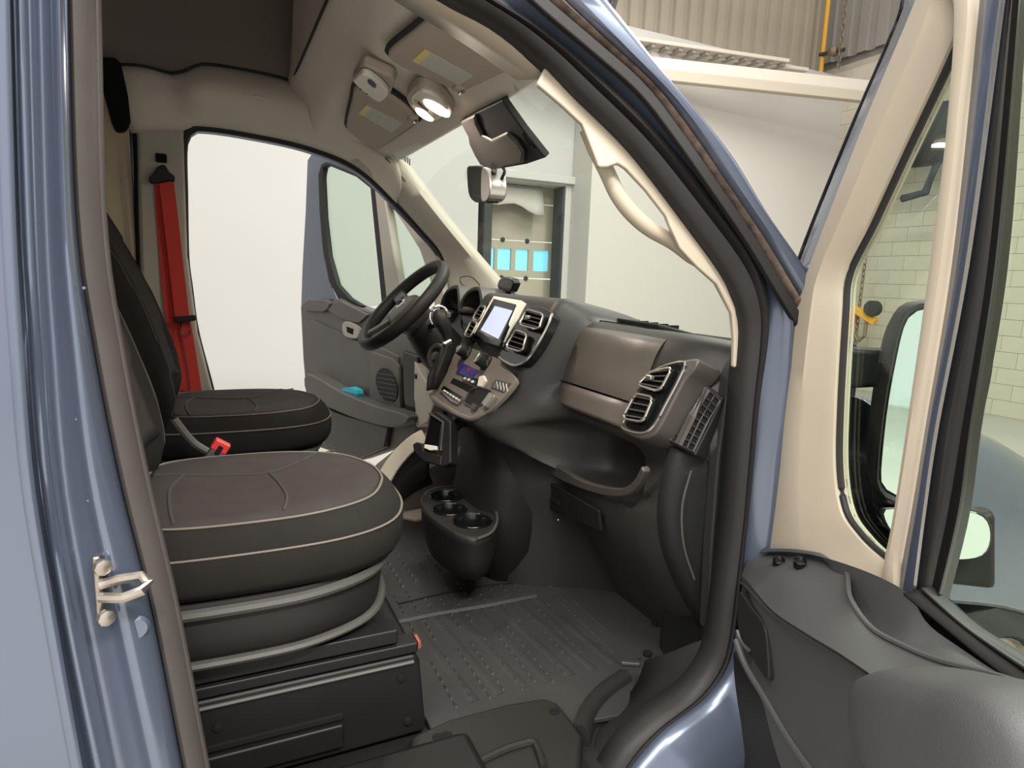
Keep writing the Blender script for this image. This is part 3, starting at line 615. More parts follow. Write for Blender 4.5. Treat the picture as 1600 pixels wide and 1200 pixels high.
# ================================================================== SEATS
def plan(inset=0, xr=-.10, xf=.435, hw=.255, y0=0, n=72):
    """rounded seat outline seen from above"""
    a, b, h = xr+inset, xf-inset, hw-inset
    pts = [(a, -h+.05), (a+.05, -h), (.12, -h-.012), (b-.16, -h), (b-.06, -h+.05), (b-.012, -h+.14), (b, 0), (b-.012, h-.14), (b-.06, h-.05), (b-.16, h), (.12, h+.012), (a+.05, h), (a, h-.05), (a-.005, 0)]
    return [V((x, y0+y, 0)) for x, y in [(q.x, q.y) for q in spline([(x, y, 0) for x, y in pts], n, closed=True)]]
def ring(inset, z, y0, **k): return [q+V((0, 0, z)) for q in plan(inset, y0=y0, **k)]
def seat(name, label, y0, zo=0, detail=True):
    t = thing(name, (.16, y0, 0), label, 'seat', 'cab seats')
    R_ = [(.035, .366), (.010, .372), (.002, .39), (0, .42), (.003, .448), (.014, .470), (.030, .487), (.040, .4905), (.055, .494), (.085, .491), (.12, .485)]
    def shrink(rs, zz):
        c_ = sum(rs[-1], V())/len(rs[-1]); return rs+[[c_+(q-c_)*s_+V((0, 0, dz)) for q in rs[-1]] for s_, dz in zz]
    rows = shrink([ring(i, z+zo, y0) for i, z in R_], ((.6, -.003), (.3, -.004), (.02, -.004)))
    cu = MB().grid(rows, cu=True, cap=True).build('cushion', m_fab, t, ang=80)
    # lighter woven insert, a separate padded piece of cover
    MB().grid(shrink([ring(i, z+zo, y0) for i, z in ((.042, .480), (.043, .492), (.052, .4965), (.085, .4945), (.12, .4895))], ((.75, -.003), (.5, -.005), (.25, -.006), (.02, -.006))), cu=True, cap=True).build('insert', m_fabtop, cu, ang=80)
    for i, z, r in ((.038, .4915, .0028), (.0025, .449, .0024)):
        MB().tube([q+V((0, 0, z+zo)) for q in plan(i, y0=y0, n=96)], r, 5, closed=True).build('stitching', m_stitch, cu)
    lines = [[(-.055, .10), (.02, .095), (.10, .085), (.17, .08), (.24, .125), (.30, .185), (.335, .205)], [(.17, .08), (.185, .0), (.19, -.10), (.175, -.20)], [(-.0, .095), (-.02, 0), (-.015, -.12), (-.005, -.205)]]
    bv = BVHTree.FromObject(cu.children[0], bpy.context.evaluated_depsgraph_get())
    def topz(x, y):
        h_ = bv.ray_cast(V((x, y, 1)), V((0, 0, -1))); return h_[0].z if h_[0] else .49
    for L in lines:
        MB().tube([V((q.x, q.y, topz(q.x, q.y)+.0005)) for q in spline([V((x, y0+y, 0)) for x, y in L], 24)], .0032, 6).build('seam', m_seam, cu)
    # backrest: horizontal slices along a reclined spine
    spine = [(-.075, .44, .225, .15), (-.045, .52, .25, .16), (-.050, .60, .262, .17), (-.075, .70, .262, .17), (-.115, .82, .25, .155), (-.165, .94, .235, .14), (-.225, 1.06, .21, .12), (-.265, 1.13, .16, .09), (-.275, 1.15, .10, .05)]
    rows = []
    for x, z, hw, th in spine:
        o = []
        for k in range(40):
            a = 2*math.pi*k/40; c, s = math.cos(a), math.sin(a)
            ex = abs(c)**.65*(1 if c > 0 else -1); ey = abs(s)**.55*(1 if s > 0 else -1)
            dish = .03*max(0, 1-(ey/.75)**2) if c > 0 else 0
            o.append(V((x-th*.5+(th*.5*ex)+(.035*abs(ey)**3-dish if c > 0 else 0), y0+hw*ey, z+zo+.02*ex*.5)))
        rows.append(o)
    rows = [list(r) for r in zip(*[spline(list(c_), 26) for c_ in zip(*rows)])]
    bk_ = MB().grid(rows, cu=True, cap=True).build('backrest', m_fab, t, ang=80)
    # woven centre strip and bolster piping
    pad = []
    for i in range(4, 23):
        r = rows[i]; fr = sorted([q for q in r if abs(q.y-y0) < .168 and q.x > sum(p.x for p in r)/40], key=lambda q: q.y)
        pad.append(resample([q+V((.006, 0, .002)) for q in fr], 12))
    MB().grid(pad).build('back_insert', m_fabtop, bk_, solid=.012, ang=80)
    for s_ in (-1, 1):
        pp = []
        for i in range(2, 24):
            r = rows[i]; mx = sum(p.x for p in r)/40
            pp.append(min((q for q in r if q.x > mx), key=lambda q: abs(q.y-(y0+s_*.225))))
        MB().tube(spline(pp, 40), .0035, 6).build('piping', m_seam, bk_)
    # headrest on two posts
    for s_ in (-1, 1): MB().tube([V((-.33, y0+s_*.07, 1.10+zo)), V((-.345, y0+s_*.07, 1.20+zo))], .007, 8).build('headrest_post', m_chrome, t)
    hr = []
    for x, z, hw, th in ((-.345, 1.17, .10, .07), (-.345, 1.20, .13, .10), (-.355, 1.28, .135, .11), (-.37, 1.35, .12, .09), (-.375, 1.37, .08, .05)):
        hr.append([V((x+th*.5*abs(math.cos(a))**.6*(1 if math.cos(a) > 0 else -1), y0+hw*abs(math.sin(a))**.6*(1 if math.sin(a) > 0 else -1), z+zo)) for a in [2*math.pi*k/28 for k in range(28)]])
    MB().grid(hr, cu=True, cap=True).build('headrest', m_fab, t, ang=80)
    # plastic skirt with grey lips, slide rails
    kw = dict(xf=.385, hw=.245)
    MB().grid([ring(i, z+zo, y0, **kw) for i, z in ((.02, .25), (.0, .262), (-.004, .30), (-.006, .345), (0, .366))], cu=True, cap=True).build('skirt', m_black, t, ang=60)
    for z, i, hh in ((.353, -.010, .010), (.256, -.004, .008)):
        p = [q+V((0, 0, z+zo)) for q in plan(i, y0=y0, n=80, **kw)]
        MB().tube(p, .010, 8, closed=True, flat=hh/.010).build('skirt_lip', m_grey, t)
    s_ = y0-.249 if y0 < 0 else y0-.25
    for x in (.20, -.02): MB().lathe((x, s_-.001, .305+zo), (0, -1, 0), [(.012, -.004), (.012, .001), (.006, .0015), (.005, -.003)], 12).build('screw', m_dark, t)
    for s_ in (-1, 1):
        MB().box((.13, y0+s_*.215, .222+zo), (.50, .05, .03)).build('slide_rail', m_metalb, t, bevel=.004)
        MB().box((.15, y0+s_*.222, .192+zo), (.54, .045, .022)).build('lower_rail', m_metalb, t, bevel=.004)
    MB().box((.425, y0-.222, .192), (.006, .030, .014)).build('rail_end', m_rust, t)
    return t
ps = seat('passenger_seat', 'dark grey fabric front passenger seat, the nearer one, on a black metal box', -.46)
ds = seat('driver_seat', 'dark grey fabric driver seat, the farther one, behind the steering wheel', .46)
# seat boxes
bx = thing('seat_box', (.11, -.46, 0), 'black metal box under the near passenger seat', 'seat box')
o = [V((-.25, 0, .178)), V((.415, 0, .178)), V((.425, 0, .16)), V((.44, 0, 0)), V((-.25, 0, 0))]
MB().prism([q+V((0, -.705, 0)) for q in o], (0, .49, 0)).build('body', m_metalb, bx, bevel=.008, seg=3)
MB().tube([V((-.25, -.707, .165)), V((.41, -.707, .165))], .004, 6).build('rim', m_grey, bx)
MB().box((.05, -.708, .085), (.44, .008, .012)).build('pressed_groove', m_dark, bx, bevel=.002)
MB().box((.10, -.709, .045), (.34, .012, .05)).build('pressed_panel', m_metalb, bx, bevel=.005)
for x, z in ((.05, .122), (.385, .135), (.40, .035)): MB().lathe((x, -.705, z), (0, -1, 0), [(.008, -.002), (.008, .004), (.004, .005)], 10).build('bolt', m_dark, bx)
b2 = thing('seat_box', (.11, .46, 0), 'black metal box under the far driver seat', 'seat box')
MB().prism([q+V((0, .215, 0)) for q in o], (0, .49, 0)).build('body', m_metalb, b2, bevel=.008)
# buckle of the passenger belt
bp = at(335, 712, y=-.13); bc = thing('belt_buckle', at(300, 752, y=-.13), 'red seat belt buckle on a black stalk between the seats', 'buckle')
ax = (at(348, 690, y=-.13)-at(312, 745, y=-.13)).normalized()
MB().tube([bp-ax*.14, bp-ax*.03], [.014, .016], 8).build('stalk', m_black, bc)
fr = Matrix((V((0, 1, 0)).cross(ax).normalized(), V((0, 1, 0)), ax)).transposed()
MB().box(bp-ax*.012, (.036, .026, .06), fr).build('case', m_grey, bc, bevel=.005)
MB().box(bp+ax*.028, (.040, .028, .028), fr).build('release_button', m_redp, bc, bevel=.004)
MB().box(bp+ax*.02+V((0, -.0145, 0)), (.012, .004, .022), fr).build('slot', m_dark, bc)
# driver's belt on the far pillar
sb = thing('seat_belt', dp(310, 622, -.06), 'red driver seat belt hanging from its guide on the far pillar', 'seat belt')
def ribbon(pts, w, name, nrm=(0, -1, 0)): MB().sweep(spline(pts, 30), [(-w/2, -.001), (w/2, -.001), (w/2, .001), (-w/2, .001)], nrm).build(name, m_red, sb, smooth=False)
ribbon([dp(260, 285, -.055), dp(268, 350, -.06), dp(276, 420, -.06), dp(285, 498, -.065)], .048, 'webbing')
ribbon([dp(289, 500, -.06), dp(296, 540, -.055), dp(304, 590, -.05), dp(309, 628, -.05)], .036, 'lap_webbing')
ribbon([dp(252, 290, -.035), dp(258, 380, -.035), dp(266, 470, -.035), dp(280, 570, -.035), dp(296, 660, -.035)], .045, 'rear_webbing')
o = [dp(*q, -.05) for q in ((233, 278), (240, 272), (248, 260), (258, 258), (265, 270), (274, 276), (273, 286), (266, 284), (242, 288), (234, 287))]
MB().prism(o, (0, -.02, 0)).build('belt_guide', m_black, sb, bevel=.006)
MB().box(dp(289, 498, -.075), (.075, .02, .022), Matrix.Rotation(-.12, 3, 'Y')).build('tongue_grip', m_black, sb, bevel=.005)
q = dp(289, 514, -.075); MB().tube([q+V((a, 0, b)) for a, b in ((-.014, .022), (.014, .022), (.014, -.02), (-.014, -.02))], .004, 6, closed=True).build('tongue', m_chrome, sb)
q = dp(305, 622, -.07); MB().tube([q+V((-.05, 0, .02)), q+V((.03, 0, .0))], .014, 8).build('anchor', m_black, sb)
a = spline([at(*q, y=.10) for q in ((272, 655), (288, 676), (305, 694), (325, 706))], 12)
tag(MB().tube(a, .011, 8).build('seat_lever', m_grey), 'grey curved seat handle beside the driver seat, left of the red buckle', 'lever')

# ================================================================== CAB FLOOR
fm = thing('floor_mat', (.8, -.2, 0), 'grey studded rubber floor mat in front of the passenger seat', 'floor mat')
o = [V((.30, .85, -.008)), V((1.40, .85, -.008)), V((1.40, -.60, -.008)), V((1.28, -.68, -.008)), V((1.05, -.80, -.008)), V((.90, -.83, -.008)), V((.70, -.80, -.008)), V((.452, -.78, -.008)), V((.445, -.60, -.008)), V((.42, -.2, -.008))]
MB().prism(o, (0, 0, .012)).build('mat', m_mat, fm, bevel=.003)
MB().sweep([at(*q, z=.006) for q in ((612, 972), (680, 958), (760, 945), (836, 930))], [(-.014, 0), (-.008, .007), (.008, .007), (.014, 0)], (0, 0, 1)).build('ridge', m_mat, fm)
MB().sweep([at(*q, z=.005) for q in ((622, 944), (690, 928), (760, 915), (830, 909))], [(-.003, 0), (-.002, .002), (.002, .002), (.003, 0)], (0, 0, 1)).build('crease', m_dark, fm)
for L in ([(846, 912), (880, 925), (1000, 1030)],):
    MB().sweep([at(*q, z=.005) for q in L], [(-.005, 0), (-.003, .004), (.003, .004), (.005, 0)], (0, 0, 1)).build('mat_edge', m_mat, fm)
st = MB()
def stud(x, y, w=.022, l=.007, h=.004):
    z = .004; st.add([(x-l/2, y-w/2, z), (x+l/2, y-w/2, z), (x+l/2, y+w/2, z), (x-l/2, y+w/2, z), (x-l/2+.004, y-w/4, z+h), (x+l/2-.004, y-w/4, z+h), (x+l/2-.004, y+w/4, z+h), (x-l/2+.004, y+w/4, z+h)],
                     [(4, 5, 6, 7), (0, 1, 5, 4), (1, 2, 6, 5), (2, 3, 7, 6), (3, 0, 4, 7)])
for i in range(19):
    for j in range(12):
        x = .52+.040*j; y = -.655+.032*i+(.016 if j % 2 else 0)
        if x < .47 or y > -.12 or (y < -.62 and x > .8): continue
        if abs((y+.40)-(.42*(x-.6)-.02)) < .03: continue
        stud(x, y)
for i in range(7):
    for j in range(6): stud(.56+.045*j, -.08+.04*i+(.02 if j % 2 else 0), .016, .012, .005)
so = st.build('tread_studs', m_mat, fm, smooth=False); so['kind'] = 'stuff'
for k in range(7):
    x = .545+.062*k
    MB().sweep([V((x-.02, -.24, .004)), V((x+.02, -.66, .004))], [(-.012, 0), (-.008, .0016), (.008, .0016), (.012, 0)], (0, 0, 1)).build('tread_rib', m_mat, fm)
dm = thing('floor_mat', at(660, 770, z=.004), 'driver floor mat patch coloured pale for the door light, behind the cup holder', 'floor mat')
MB().prism([at(*q, z=.016) for q in ((590, 770), (612, 748), (650, 732), (712, 724), (722, 750), (716, 775), (700, 800), (650, 812), (600, 800))], (0, 0, -.012)).build('mat', m_mat_lit, dm, bevel=.004)
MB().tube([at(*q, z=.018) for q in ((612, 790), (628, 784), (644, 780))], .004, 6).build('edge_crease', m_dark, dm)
# moulded step cover by the sill
sc = thing('step_cover', (.7, -.8, -.1), 'black moulded plastic step cover with screws along the door sill', 'step cover')
o = [at(*q, z=.03) for q in ((642, 1148), (700, 1122), (790, 1098), (850, 1088), (872, 1096), (893, 1122), (912, 1150), (905, 1200), (880, 1260), (700, 1290), (640, 1250))]
MB().prism(o, (0, 0, -.16)).build('step_top', m_black, sc, bevel=.012, seg=3)
ins = spline([sp(x, y, .012) for x, y in S0[15:]], 26); out = []
MB().grid([[q+V((0, .0, .0)), q+V((-.01, .02, -.012)), q+V((-.03, .05, -.04)), q+V((-.045, .08, -.07)), q+V((-.06, .14, -.12))] for q in ins]).build('sill_cover', m_black, sc, solid=.005, ang=70)
MB().prism([at(*q, z=-.02) for q in ((640, 1130), (900, 1070), (1010, 1030), (1115, 990), (1110, 1050), (1060, 1100), (960, 1190), (900, 1280), (640, 1300))], (0, 0, -.06)).build('step_base', m_black, sc, bevel=.006)
pth = spline([at(*q, z=.0) for q in ((908, 1150), (920, 1115), (945, 1085), (978, 1062))], 14)
MB().sweep(pth, [(-.02, -.02), (-.016, .02), (.0, .026), (.016, .014), (.02, -.02)], (0, 0, 1)).build('step_rib', m_black, sc, ang=60)
MB().tube(spline([at(*q, z=.034) for q in ((730, 1200), (780, 1175), (815, 1163), (836, 1162), (850, 1200))], 20), .008, 8).build('moulded_edge', m_black, sc)
for px, py, z in ((866, 1112, .03), (1012, 1020, .012), (1024, 972, .012), (1057, 1062, .0), (684, 1152, .03), (698, 1149, .03)):
    q = at(px, py, z=z); MB().lathe(q, (0, 0, 1), [(.010, -.01), (.011, .002), (.008, .004), (.004, .003)], 12).build('screw', m_dark, sc)
q = at(985, 1037, z=.01); MB().box(q, (.045, .008, .008), Matrix.Rotation(-.5, 3, 'Z')).build('clip', m_grey, sc, bevel=.002)
# ================================================================== DASHBOARD
db = thing('dashboard', (1.05, 0, 0), 'dark grey moulded van dashboard across the cab with vents and glovebox', 'dashboard')
PP = [(1.42, .725), (1.2, .792), (1.04, .823), (.992, .812), (.965, .77), (.928, .67), (.912, .605), (.935, .568), (1.06, .545), (1.07, .415), (.975, .392), (.945, .402), (.96, .32), (1.05, .17), (1.15, .0)]
PN = list(PP); PN[8] = (.955, .53); PN[9] = (.955, .46); PN[10] = (.948, .43)
PC = [(1.42, .75), (1.15, .84), (.955, .882), (.912, .868), (.862, .775), (.815, .69), (.766, .60), (.731, .538), (.728, .520), (.745, .500), (.775, .48), (.80, .45), (.83, .35), (.85, .20), (.86, .0)]
PD = [(1.42, .755), (1.2, .825), (1.05, .845), (1.01, .835), (.99, .78), (.96, .70), (.93, .62), (.92, .56), (.93, .53), (.94, .5), (.95, .47), (.96, .44), (1.0, .36), (1.08, .2), (1.2, .0)]
def ss(a, b, y): t = max(0, min(1, (y-a)/(b-a))); return t*t*(3-2*t)
YS = [-.90, -.87, -.84, -.80, -.75, -.70, -.68, -.66, -.64, -.6, -.5, -.42, -.39, -.37, -.355, -.34, -.325, -.31, -.30, -.28, -.26, -.24, -.22, -.18, -.1, 0, .1, .17, .19, .205, .22, .24, .26, .30, .45, .6, .75, .86]
rows = []
for y in YS:
    rec = ss(-.69, -.65, y)*(1-ss(-.34, -.29, y)); r = []
    for i in range(15):
        p = V((PN[i][0], PN[i][1], 0)).lerp(V((PP[i][0], PP[i][1], 0)), rec)
        k = ss(-.355, -.315, y) if i <= 5 else (ss(-.42, -.25, y) if i <= 10 else ss(-.36, -.16, y))
        p = p.lerp(V((PC[i][0], PC[i][1], 0)), k)
        p = p.lerp(V((PD[i][0], PD[i][1], 0)), ss(.19, .26, y) if i <= 10 else ss(.12, .30, y))
        e = max(0, -y-.70)/.2; p = p+V((.10*e*e+.03*e, -.025*e*e if i < 5 else 0, 0)) if i > 1 else p+V((-.12*e*e, 0, 0))
        r.append(V((p.x, y, p.y)))
    dense = []
    for i in range(14):
        n_ = 3 if i not in (0,) else 5
        for k in range(n_): dense.append((i, k/n_))
    cr = []
    for i, t in dense:
        a, b, c, d = r[max(0, i-1)], r[i], r[i+1], r[min(14, i+2)]
        q = .5*((2*b)+(c-a)*t+(2*a-5*b+4*c-d)*t*t+(3*b-a-3*c+d)*t**3)
        q = q.lerp(b.lerp(c, t), .35); cr.append(q)
    cr.append(r[-1]); rows.append(cr)
MB().grid(rows).build('shell', m_shell_shaded, db, ang=55)
MB().prism([r for r in rows[0]], (0, -.006, 0)).build('end_cap', m_dash, db, smooth=False)
# panel gaps drawn on the shell where the mouldings meet
_bv = BVHTree.FromObject(db.children[0], bpy.context.evaluated_depsgraph_get())
def gap(pts, name='panel_gap', r=.0022, m=None):
    P_ = []
    for q in spline([V((a, b, 0)) for a, b in pts], 30):
        d = ray(q.x, q.y).normalized(); h_ = _bv.ray_cast(CAM, d)
        if h_[0]: P_.append(h_[0]-d*.0008)
    if len(P_) > 3: MB().tube(P_, r, 6).build(name, m or m_dark, db)
gap([(884, 506), (866, 520), (854, 545), (846, 572), (838, 592), (831, 628)])
gap([(760, 660), (788, 636), (812, 607), (826, 598), (836, 602), (840, 622), (850, 640)], 'console_seam', .003)
gap([(738, 664), (770, 688), (798, 704), (806, 730)])
gap([(866, 490), (880, 496), (878, 505)], 'panel_gap', .0022)
gap([(836, 648), (880, 668), (930, 690), (975, 712), (1000, 716)], 'shelf_shadow_gap', .003)
gap([(1012, 694), (1040, 708), (1062, 716)])
# plane of the centre stack and of the passenger face
SN = V((-1, 0, .55)).normalized(); SO = V((.815, 0, .69))
def sk_(px, py, off=.0): return at(px, py, pl=(SO+SN*off, SN))
PNn = V((-1, 0, .41)).normalized(); PO = V((.93, 0, .59))
def rv(px, py, off=0): return at(px, py, pl=(PO+PNn*off, PNn))
def pad(pts, fn, off, depth, N, name, m, parent, n=36, bevel=.004, closed=True):
    o = spline([fn(*q, off) for q in pts], n, closed=True) if n else [fn(*q, off) for q in pts]
    return MB().prism(o, -N*depth).build(name, m, parent, bevel=bevel, seg=3)
def vent(name, fn, N, corners, off, parent, slats=4, rim=.0030, knob=True, lab=None):
    """corner pixels tl tr br bl: dark well, silver rim, separate slats"""
    c = [fn(*q, off) for q in corners]; g = quadmap([c[3], c[2], c[1], c[0]])
    o = []
    for a, b in rrect(1, 1, .22, 4): o.append(g(a+.5, b+.5))
    o = [q+N*.010 for q in o]; c = [q+N*.010 for q in c]; g = quadmap([c[3], c[2], c[1], c[0]])
    v = MB().prism([q-N*.012 for q in o], N*.001).build(name, m_dark, parent, smooth=False)
    if lab: v['label'] = lab
    MB().grid([o, [q-N*.014 for q in o]], cu=True).build('well', m_dark, v, solid=.002)
    MB().tube(o, rim, 6, closed=True).build('rim', m_silver, v)
    for k in range(slats):
        t = (k+.5)/slats; a, b = g(.03, t), g(.97, t); d = (g(.5, 1)-g(.5, 0)).normalized()
        MB().prism([a-N*.001, b-N*.001, b-N*.009+d*.002, a-N*.009+d*.002], d*.0028).build('slat', m_dash, v, smooth=False)
    if knob:
        q = g(.30, .56); MB().box(q+N*.002, (.012, .020, .010)).build('slider', m_silver, v, bevel=.003)
    return v
# centre vents beside the screen
pd_ = pad([(834, 477), (848, 480), (863, 489), (858, 503), (842, 535), (822, 562), (806, 571), (790, 566), (779, 558), (790, 532), (808, 500), (824, 481)], sk_, .012, .03, SN, 'vent_pod', m_gloss, db, 48)
MB().tube(spline([sk_(*q, .015) for q in ((862, 491), (857, 506), (841, 537), (822, 563), (806, 571), (791, 566), (780, 558))], 30), .0035, 6).build('silver_edge', m_silver, pd_)
vent('air_vent', sk_, SN, [(827, 486), (854, 494), (846, 518), (815, 510)], .016, db, 4)
vent('air_vent', sk_, SN, [(810, 518), (828, 525), (820, 553), (794, 545)], .016, db, 4, knob=False)
pl_ = pad([(757, 474), (766, 474), (762, 484), (745, 515), (737, 532), (728, 530), (726, 522), (738, 498)], sk_, .012, .03, SN, 'vent_pod', m_gloss, db, 36)
vent('air_vent', sk_, SN, [(754, 480), (763, 482), (752, 504), (742, 500)], .016, db, 4, knob=False)
vent('air_vent', sk_, SN, [(741, 502), (750, 507), (738, 530), (729, 526)], .016, db, 4, knob=False)
# glovebox lid
def pface(t, y, off=0):   # t 0 top .. 1 bottom on the passenger face
    ctrl = [V((.992, 0, .812)), V((.965, 0, .77)), V((.928, 0, .67)), V((.912, 0, .605))]
    u = t*3; i = min(2, int(u)); p = ctrl[i].lerp(ctrl[i+1], u-i); a, b, c, d = ctrl[max(0, i-1)], ctrl[i], ctrl[i+1], ctrl[min(3, i+2)]; u -= i
    p = .5*((2*b)+(c-a)*u+(2*a-5*b+4*c-d)*u*u+(3*b-a-3*c+d)*u**3)
    e = max(0, -y-.70)/.2; return V((p.x-off+.10*e*e+.03*e, y, p.z+off*.3))
def lidpiece(name, t0, t1, y0f, y1f, off, m):
    R_ = []
    for i in range(15):
        t = t0+(t1-t0)*i/14; a, b = y0f(t), y1f(t); ed = min(1, 4*min(i, 14-i)/14+.35)
        R_.append([pface(t, a+(b-a)*j/24, off*min(1, ed)*min(1, .3+4*min(j, 24-j)/24)+.012*math.sin(math.pi*j/24)) for j in range(25)])
    return MB().grid(R_).build(name, m, db, ang=60)
lidpiece('glovebox_lid', .05, .69, lambda t: -.352, lambda t: -.70, .012, m_lid_lit)
lidpiece('glovebox_lower', .71, 1.03, lambda t: -.352, lambda t: -.67, .012, m_lid_lit)
MB().tube([pface(.70, y, .006) for y in [-.352-.3*k/14 for k in range(15)]], .0018, 6).build('lid_seam', m_dark, db)
# top pad seam and tray with wiper linkage behind
MB().tube(spline([V((1.035, -.34, .826)), V((1.03, -.5, .826)), V((1.05, -.66, .820)), V((1.12, -.80, .800))], 20), .002, 6).build('pad_seam', m_dark, db)
tr = [V((1.10, -.10, .826)), V((1.10, -.52, .819)), V((1.20, -.56, .795)), V((1.22, -.08, .800))]
MB().prism(tr, (0, 0, .012)).build('defroster_cover', m_black, db, bevel=.004)
for k in range(9):
    y = -.14-.044*k; MB().box((1.155, y, .828-.006*k/9-.006), (.07, .006, .016)).build('defroster_bar', m_dark, db, smooth=False)
# passenger vents
po_ = pad([(1062, 563), (1090, 560), (1086, 575), (1068, 596), (1040, 650), (1022, 678), (1000, 686), (972, 674), (971, 660), (988, 620), (1012, 584), (1034, 570)], rv, .048, .07, PNn, 'vent_pod', m_dash, db, 56, .006)
MB().tube(spline([rv(*q, .050) for q in ((1070, 566), (1062, 590), (1040, 632), (1022, 664), (1002, 677), (973, 669), (976, 655), (993, 616), (1014, 586), (1038, 572))], 48, closed=True), .0028, 6, closed=True).build('silver_edge', m_silver, po_)
pad([(1066, 568), (1058, 590), (1038, 630), (1020, 662), (1002, 673), (978, 667), (981, 653), (996, 618), (1016, 589), (1038, 574)], rv, .051, .02, PNn, 'gloss_insert', m_gloss, po_, 44, .002)
vent('air_vent', rv, PNn, [(1021, 583), (1056, 576), (1036, 614), (1000, 604)], .054, db, 4)
vent('air_vent', rv, PNn, [(998, 617), (1026, 623), (1010, 662), (977, 656)], .054, db, 4, knob=False)
# demister grille at the door end
gN = V((-.92, -.30, .40)).normalized(); gO = V((.965, -.80, .62))
def gv(px, py, off=0): return at(px, py, pl=(gO+gN*off, gN))
gr_ = pad([(1094, 592), (1130, 622), (1112, 660), (1086, 712), (1042, 690), (1066, 640)], gv, .018, .05, gN, 'demister_grille', m_black, db, 0, .004)
G = quadmap([gv(1048, 688, .0195), gv(1084, 706, .0195), gv(1126, 626, .0195), gv(1095, 598, .0195)])
MB().prism([G(0, 0), G(1, 0), G(1, 1), G(0, 1)], -gN*.004).build('opening', m_dark, gr_, smooth=False)
for a, wd in ((.0, .006), (.30, .010), (.42, .012), (.72, .003), (1.0, .004)):
    MB().tube([G(a, 0)+gN*.002, G(a, .5)+gN*.006, G(a, 1)+gN*.002], wd*.6, 6).build('upright', m_dash if a < .5 else m_grey, gr_)
for k in range(9):
    MB().tube([G(0, k/8)+gN*.002, G(1, k/8)+gN*.002], .0028, 6).build('slat', m_black, gr_)
MB().tube([gv(1041, 691, .02), gv(1066, 640, .02), gv(1094, 592, .02)], .003, 6).build('rim', m_grey, gr_)
# screen
def qd(fn, c, off, depth, N, name, m, parent, bevel=.003): return MB().prism([fn(*q, off) for q in c], -N*depth).build(name, m, parent, bevel=bevel)
sc_ = thing('touchscreen', sk_(760, 530, .02), 'lit portrait touchscreen in a cream frame on the centre stack', 'screen')
qd(sk_, [(771, 462), (814, 469), (778, 538), (738, 520)], .022, .03, SN, 'frame', m_cream, sc_)
qd(sk_, [(771, 467), (806, 476), (779, 538), (741, 521)], .025, .012, SN, 'bezel', m_gloss, sc_, .002)
qd(sk_, [(773, 478), (800, 485), (778, 529), (750, 517)], .027, .004, SN, 'display', m_screen, sc_, .0)
qd(sk_, [(741, 519), (748, 514), (782, 531), (778, 541), (757, 534)], .032, .02, SN, 'lower_clamp', m_gloss, sc_, .003)
MB().tube([sk_(771, 467, .026), sk_(806, 476, .026)], .0016, 6).build('bezel_line', m_silver, sc_)
# controls under the screen
pad([(722, 538), (740, 545), (778, 560), (790, 572), (806, 592), (800, 606), (772, 636), (748, 652), (722, 650), (694, 640), (674, 626), (686, 598), (704, 564)], sk_, .0015, .012, SN, 'lit_console_face', m_console_lit, db, 60, .002)  # overlay added so the console looks lit from the windshield
for k, (px, py) in enumerate(((731, 552), (761, 567))):
    kb = MB().lathe(sk_(px, py, 0), SN, [(.026, 0), (.026, .006), (.022, .010), (.0205, .034), (.018, .036)], 24).build('control_knob', m_black, db)
    MB().lathe(sk_(px, py, 0), SN, [(.0165, .034), (.0165, .038), (.010, .040)], 20).build('chrome_cap', m_chrome, kb)
    q = sk_(px, py, .041); MB().box(q, (.004, .004, .014)).build('pointer', m_grey, kb)
cp = qd(sk_, [(720, 566), (746, 578), (737, 592), (712, 582)], .006, .012, SN, 'climate_display', m_screen2, db, .002)
q = sk_(733, 578, .007); MB().lathe(q, SN, [(.006, -.002), (.006, .001)], 12).build('display_symbol', m_redp, cp, smooth=False)
bs = qd(sk_, [(722, 588), (757, 592), (756, 602), (748, 606), (722, 596)], .004, .012, SN, 'switch_panel', m_gloss, db, .002)
for px, py in ((727, 592), (733, 594), (739, 597)): MB().lathe(sk_(px, py, .004), SN, [(.005, 0), (.004, .005)], 10).build('switch', m_white, bs)
MB().prism([sk_(*q, .010) for q in ((748, 588), (755, 586), (758, 594), (751, 604), (745, 603))], -SN*.012).build('hazard_lever', m_white, bs, bevel=.002)
qd(sk_, [(708, 590), (744, 606), (738, 616), (703, 598)], .003, .02, SN, 'storage_slot', m_dark, db, .002)
br_ = qd(sk_, [(693, 602), (724, 621), (717, 631), (706, 626), (688, 610)], .004, .012, SN, 'button_row', m_gloss, db, .003)
for k in range(6): MB().box(sk_(695+k*4.6, 611+k*3.0, .006), (.010, .010, .006), Matrix.Rotation(.6, 3, 'Y')).build('button', m_white, br_, bevel=.002)
MB().tube([sk_(689, 610, .006), sk_(706, 626, .006), sk_(716, 631, .006), sk_(723, 622, .006)], .003, 6).build('silver_edge', m_silver, br_)
ty = spline([sk_(*q, .002) for q in ((728, 622), (740, 607), (764, 609), (768, 618), (750, 634), (738, 636), (726, 630))], 30, closed=True)
MB().tube(ty, .003, 6, closed=True).build('coin_tray_rim', m_grey, db)
MB().prism(ty, -SN*.004).build('coin_tray', m_black, db, smooth=False)
ub = qd(sk_, [(764, 612), (772, 618), (758, 636), (751, 630)], .016, .02, SN, 'usb_block', m_silver, db, .003)
qd(sk_, [(738, 629), (745, 633), (739, 641), (733, 637)], .010, .01, SN, 'socket_cover', m_grey, db, .002)
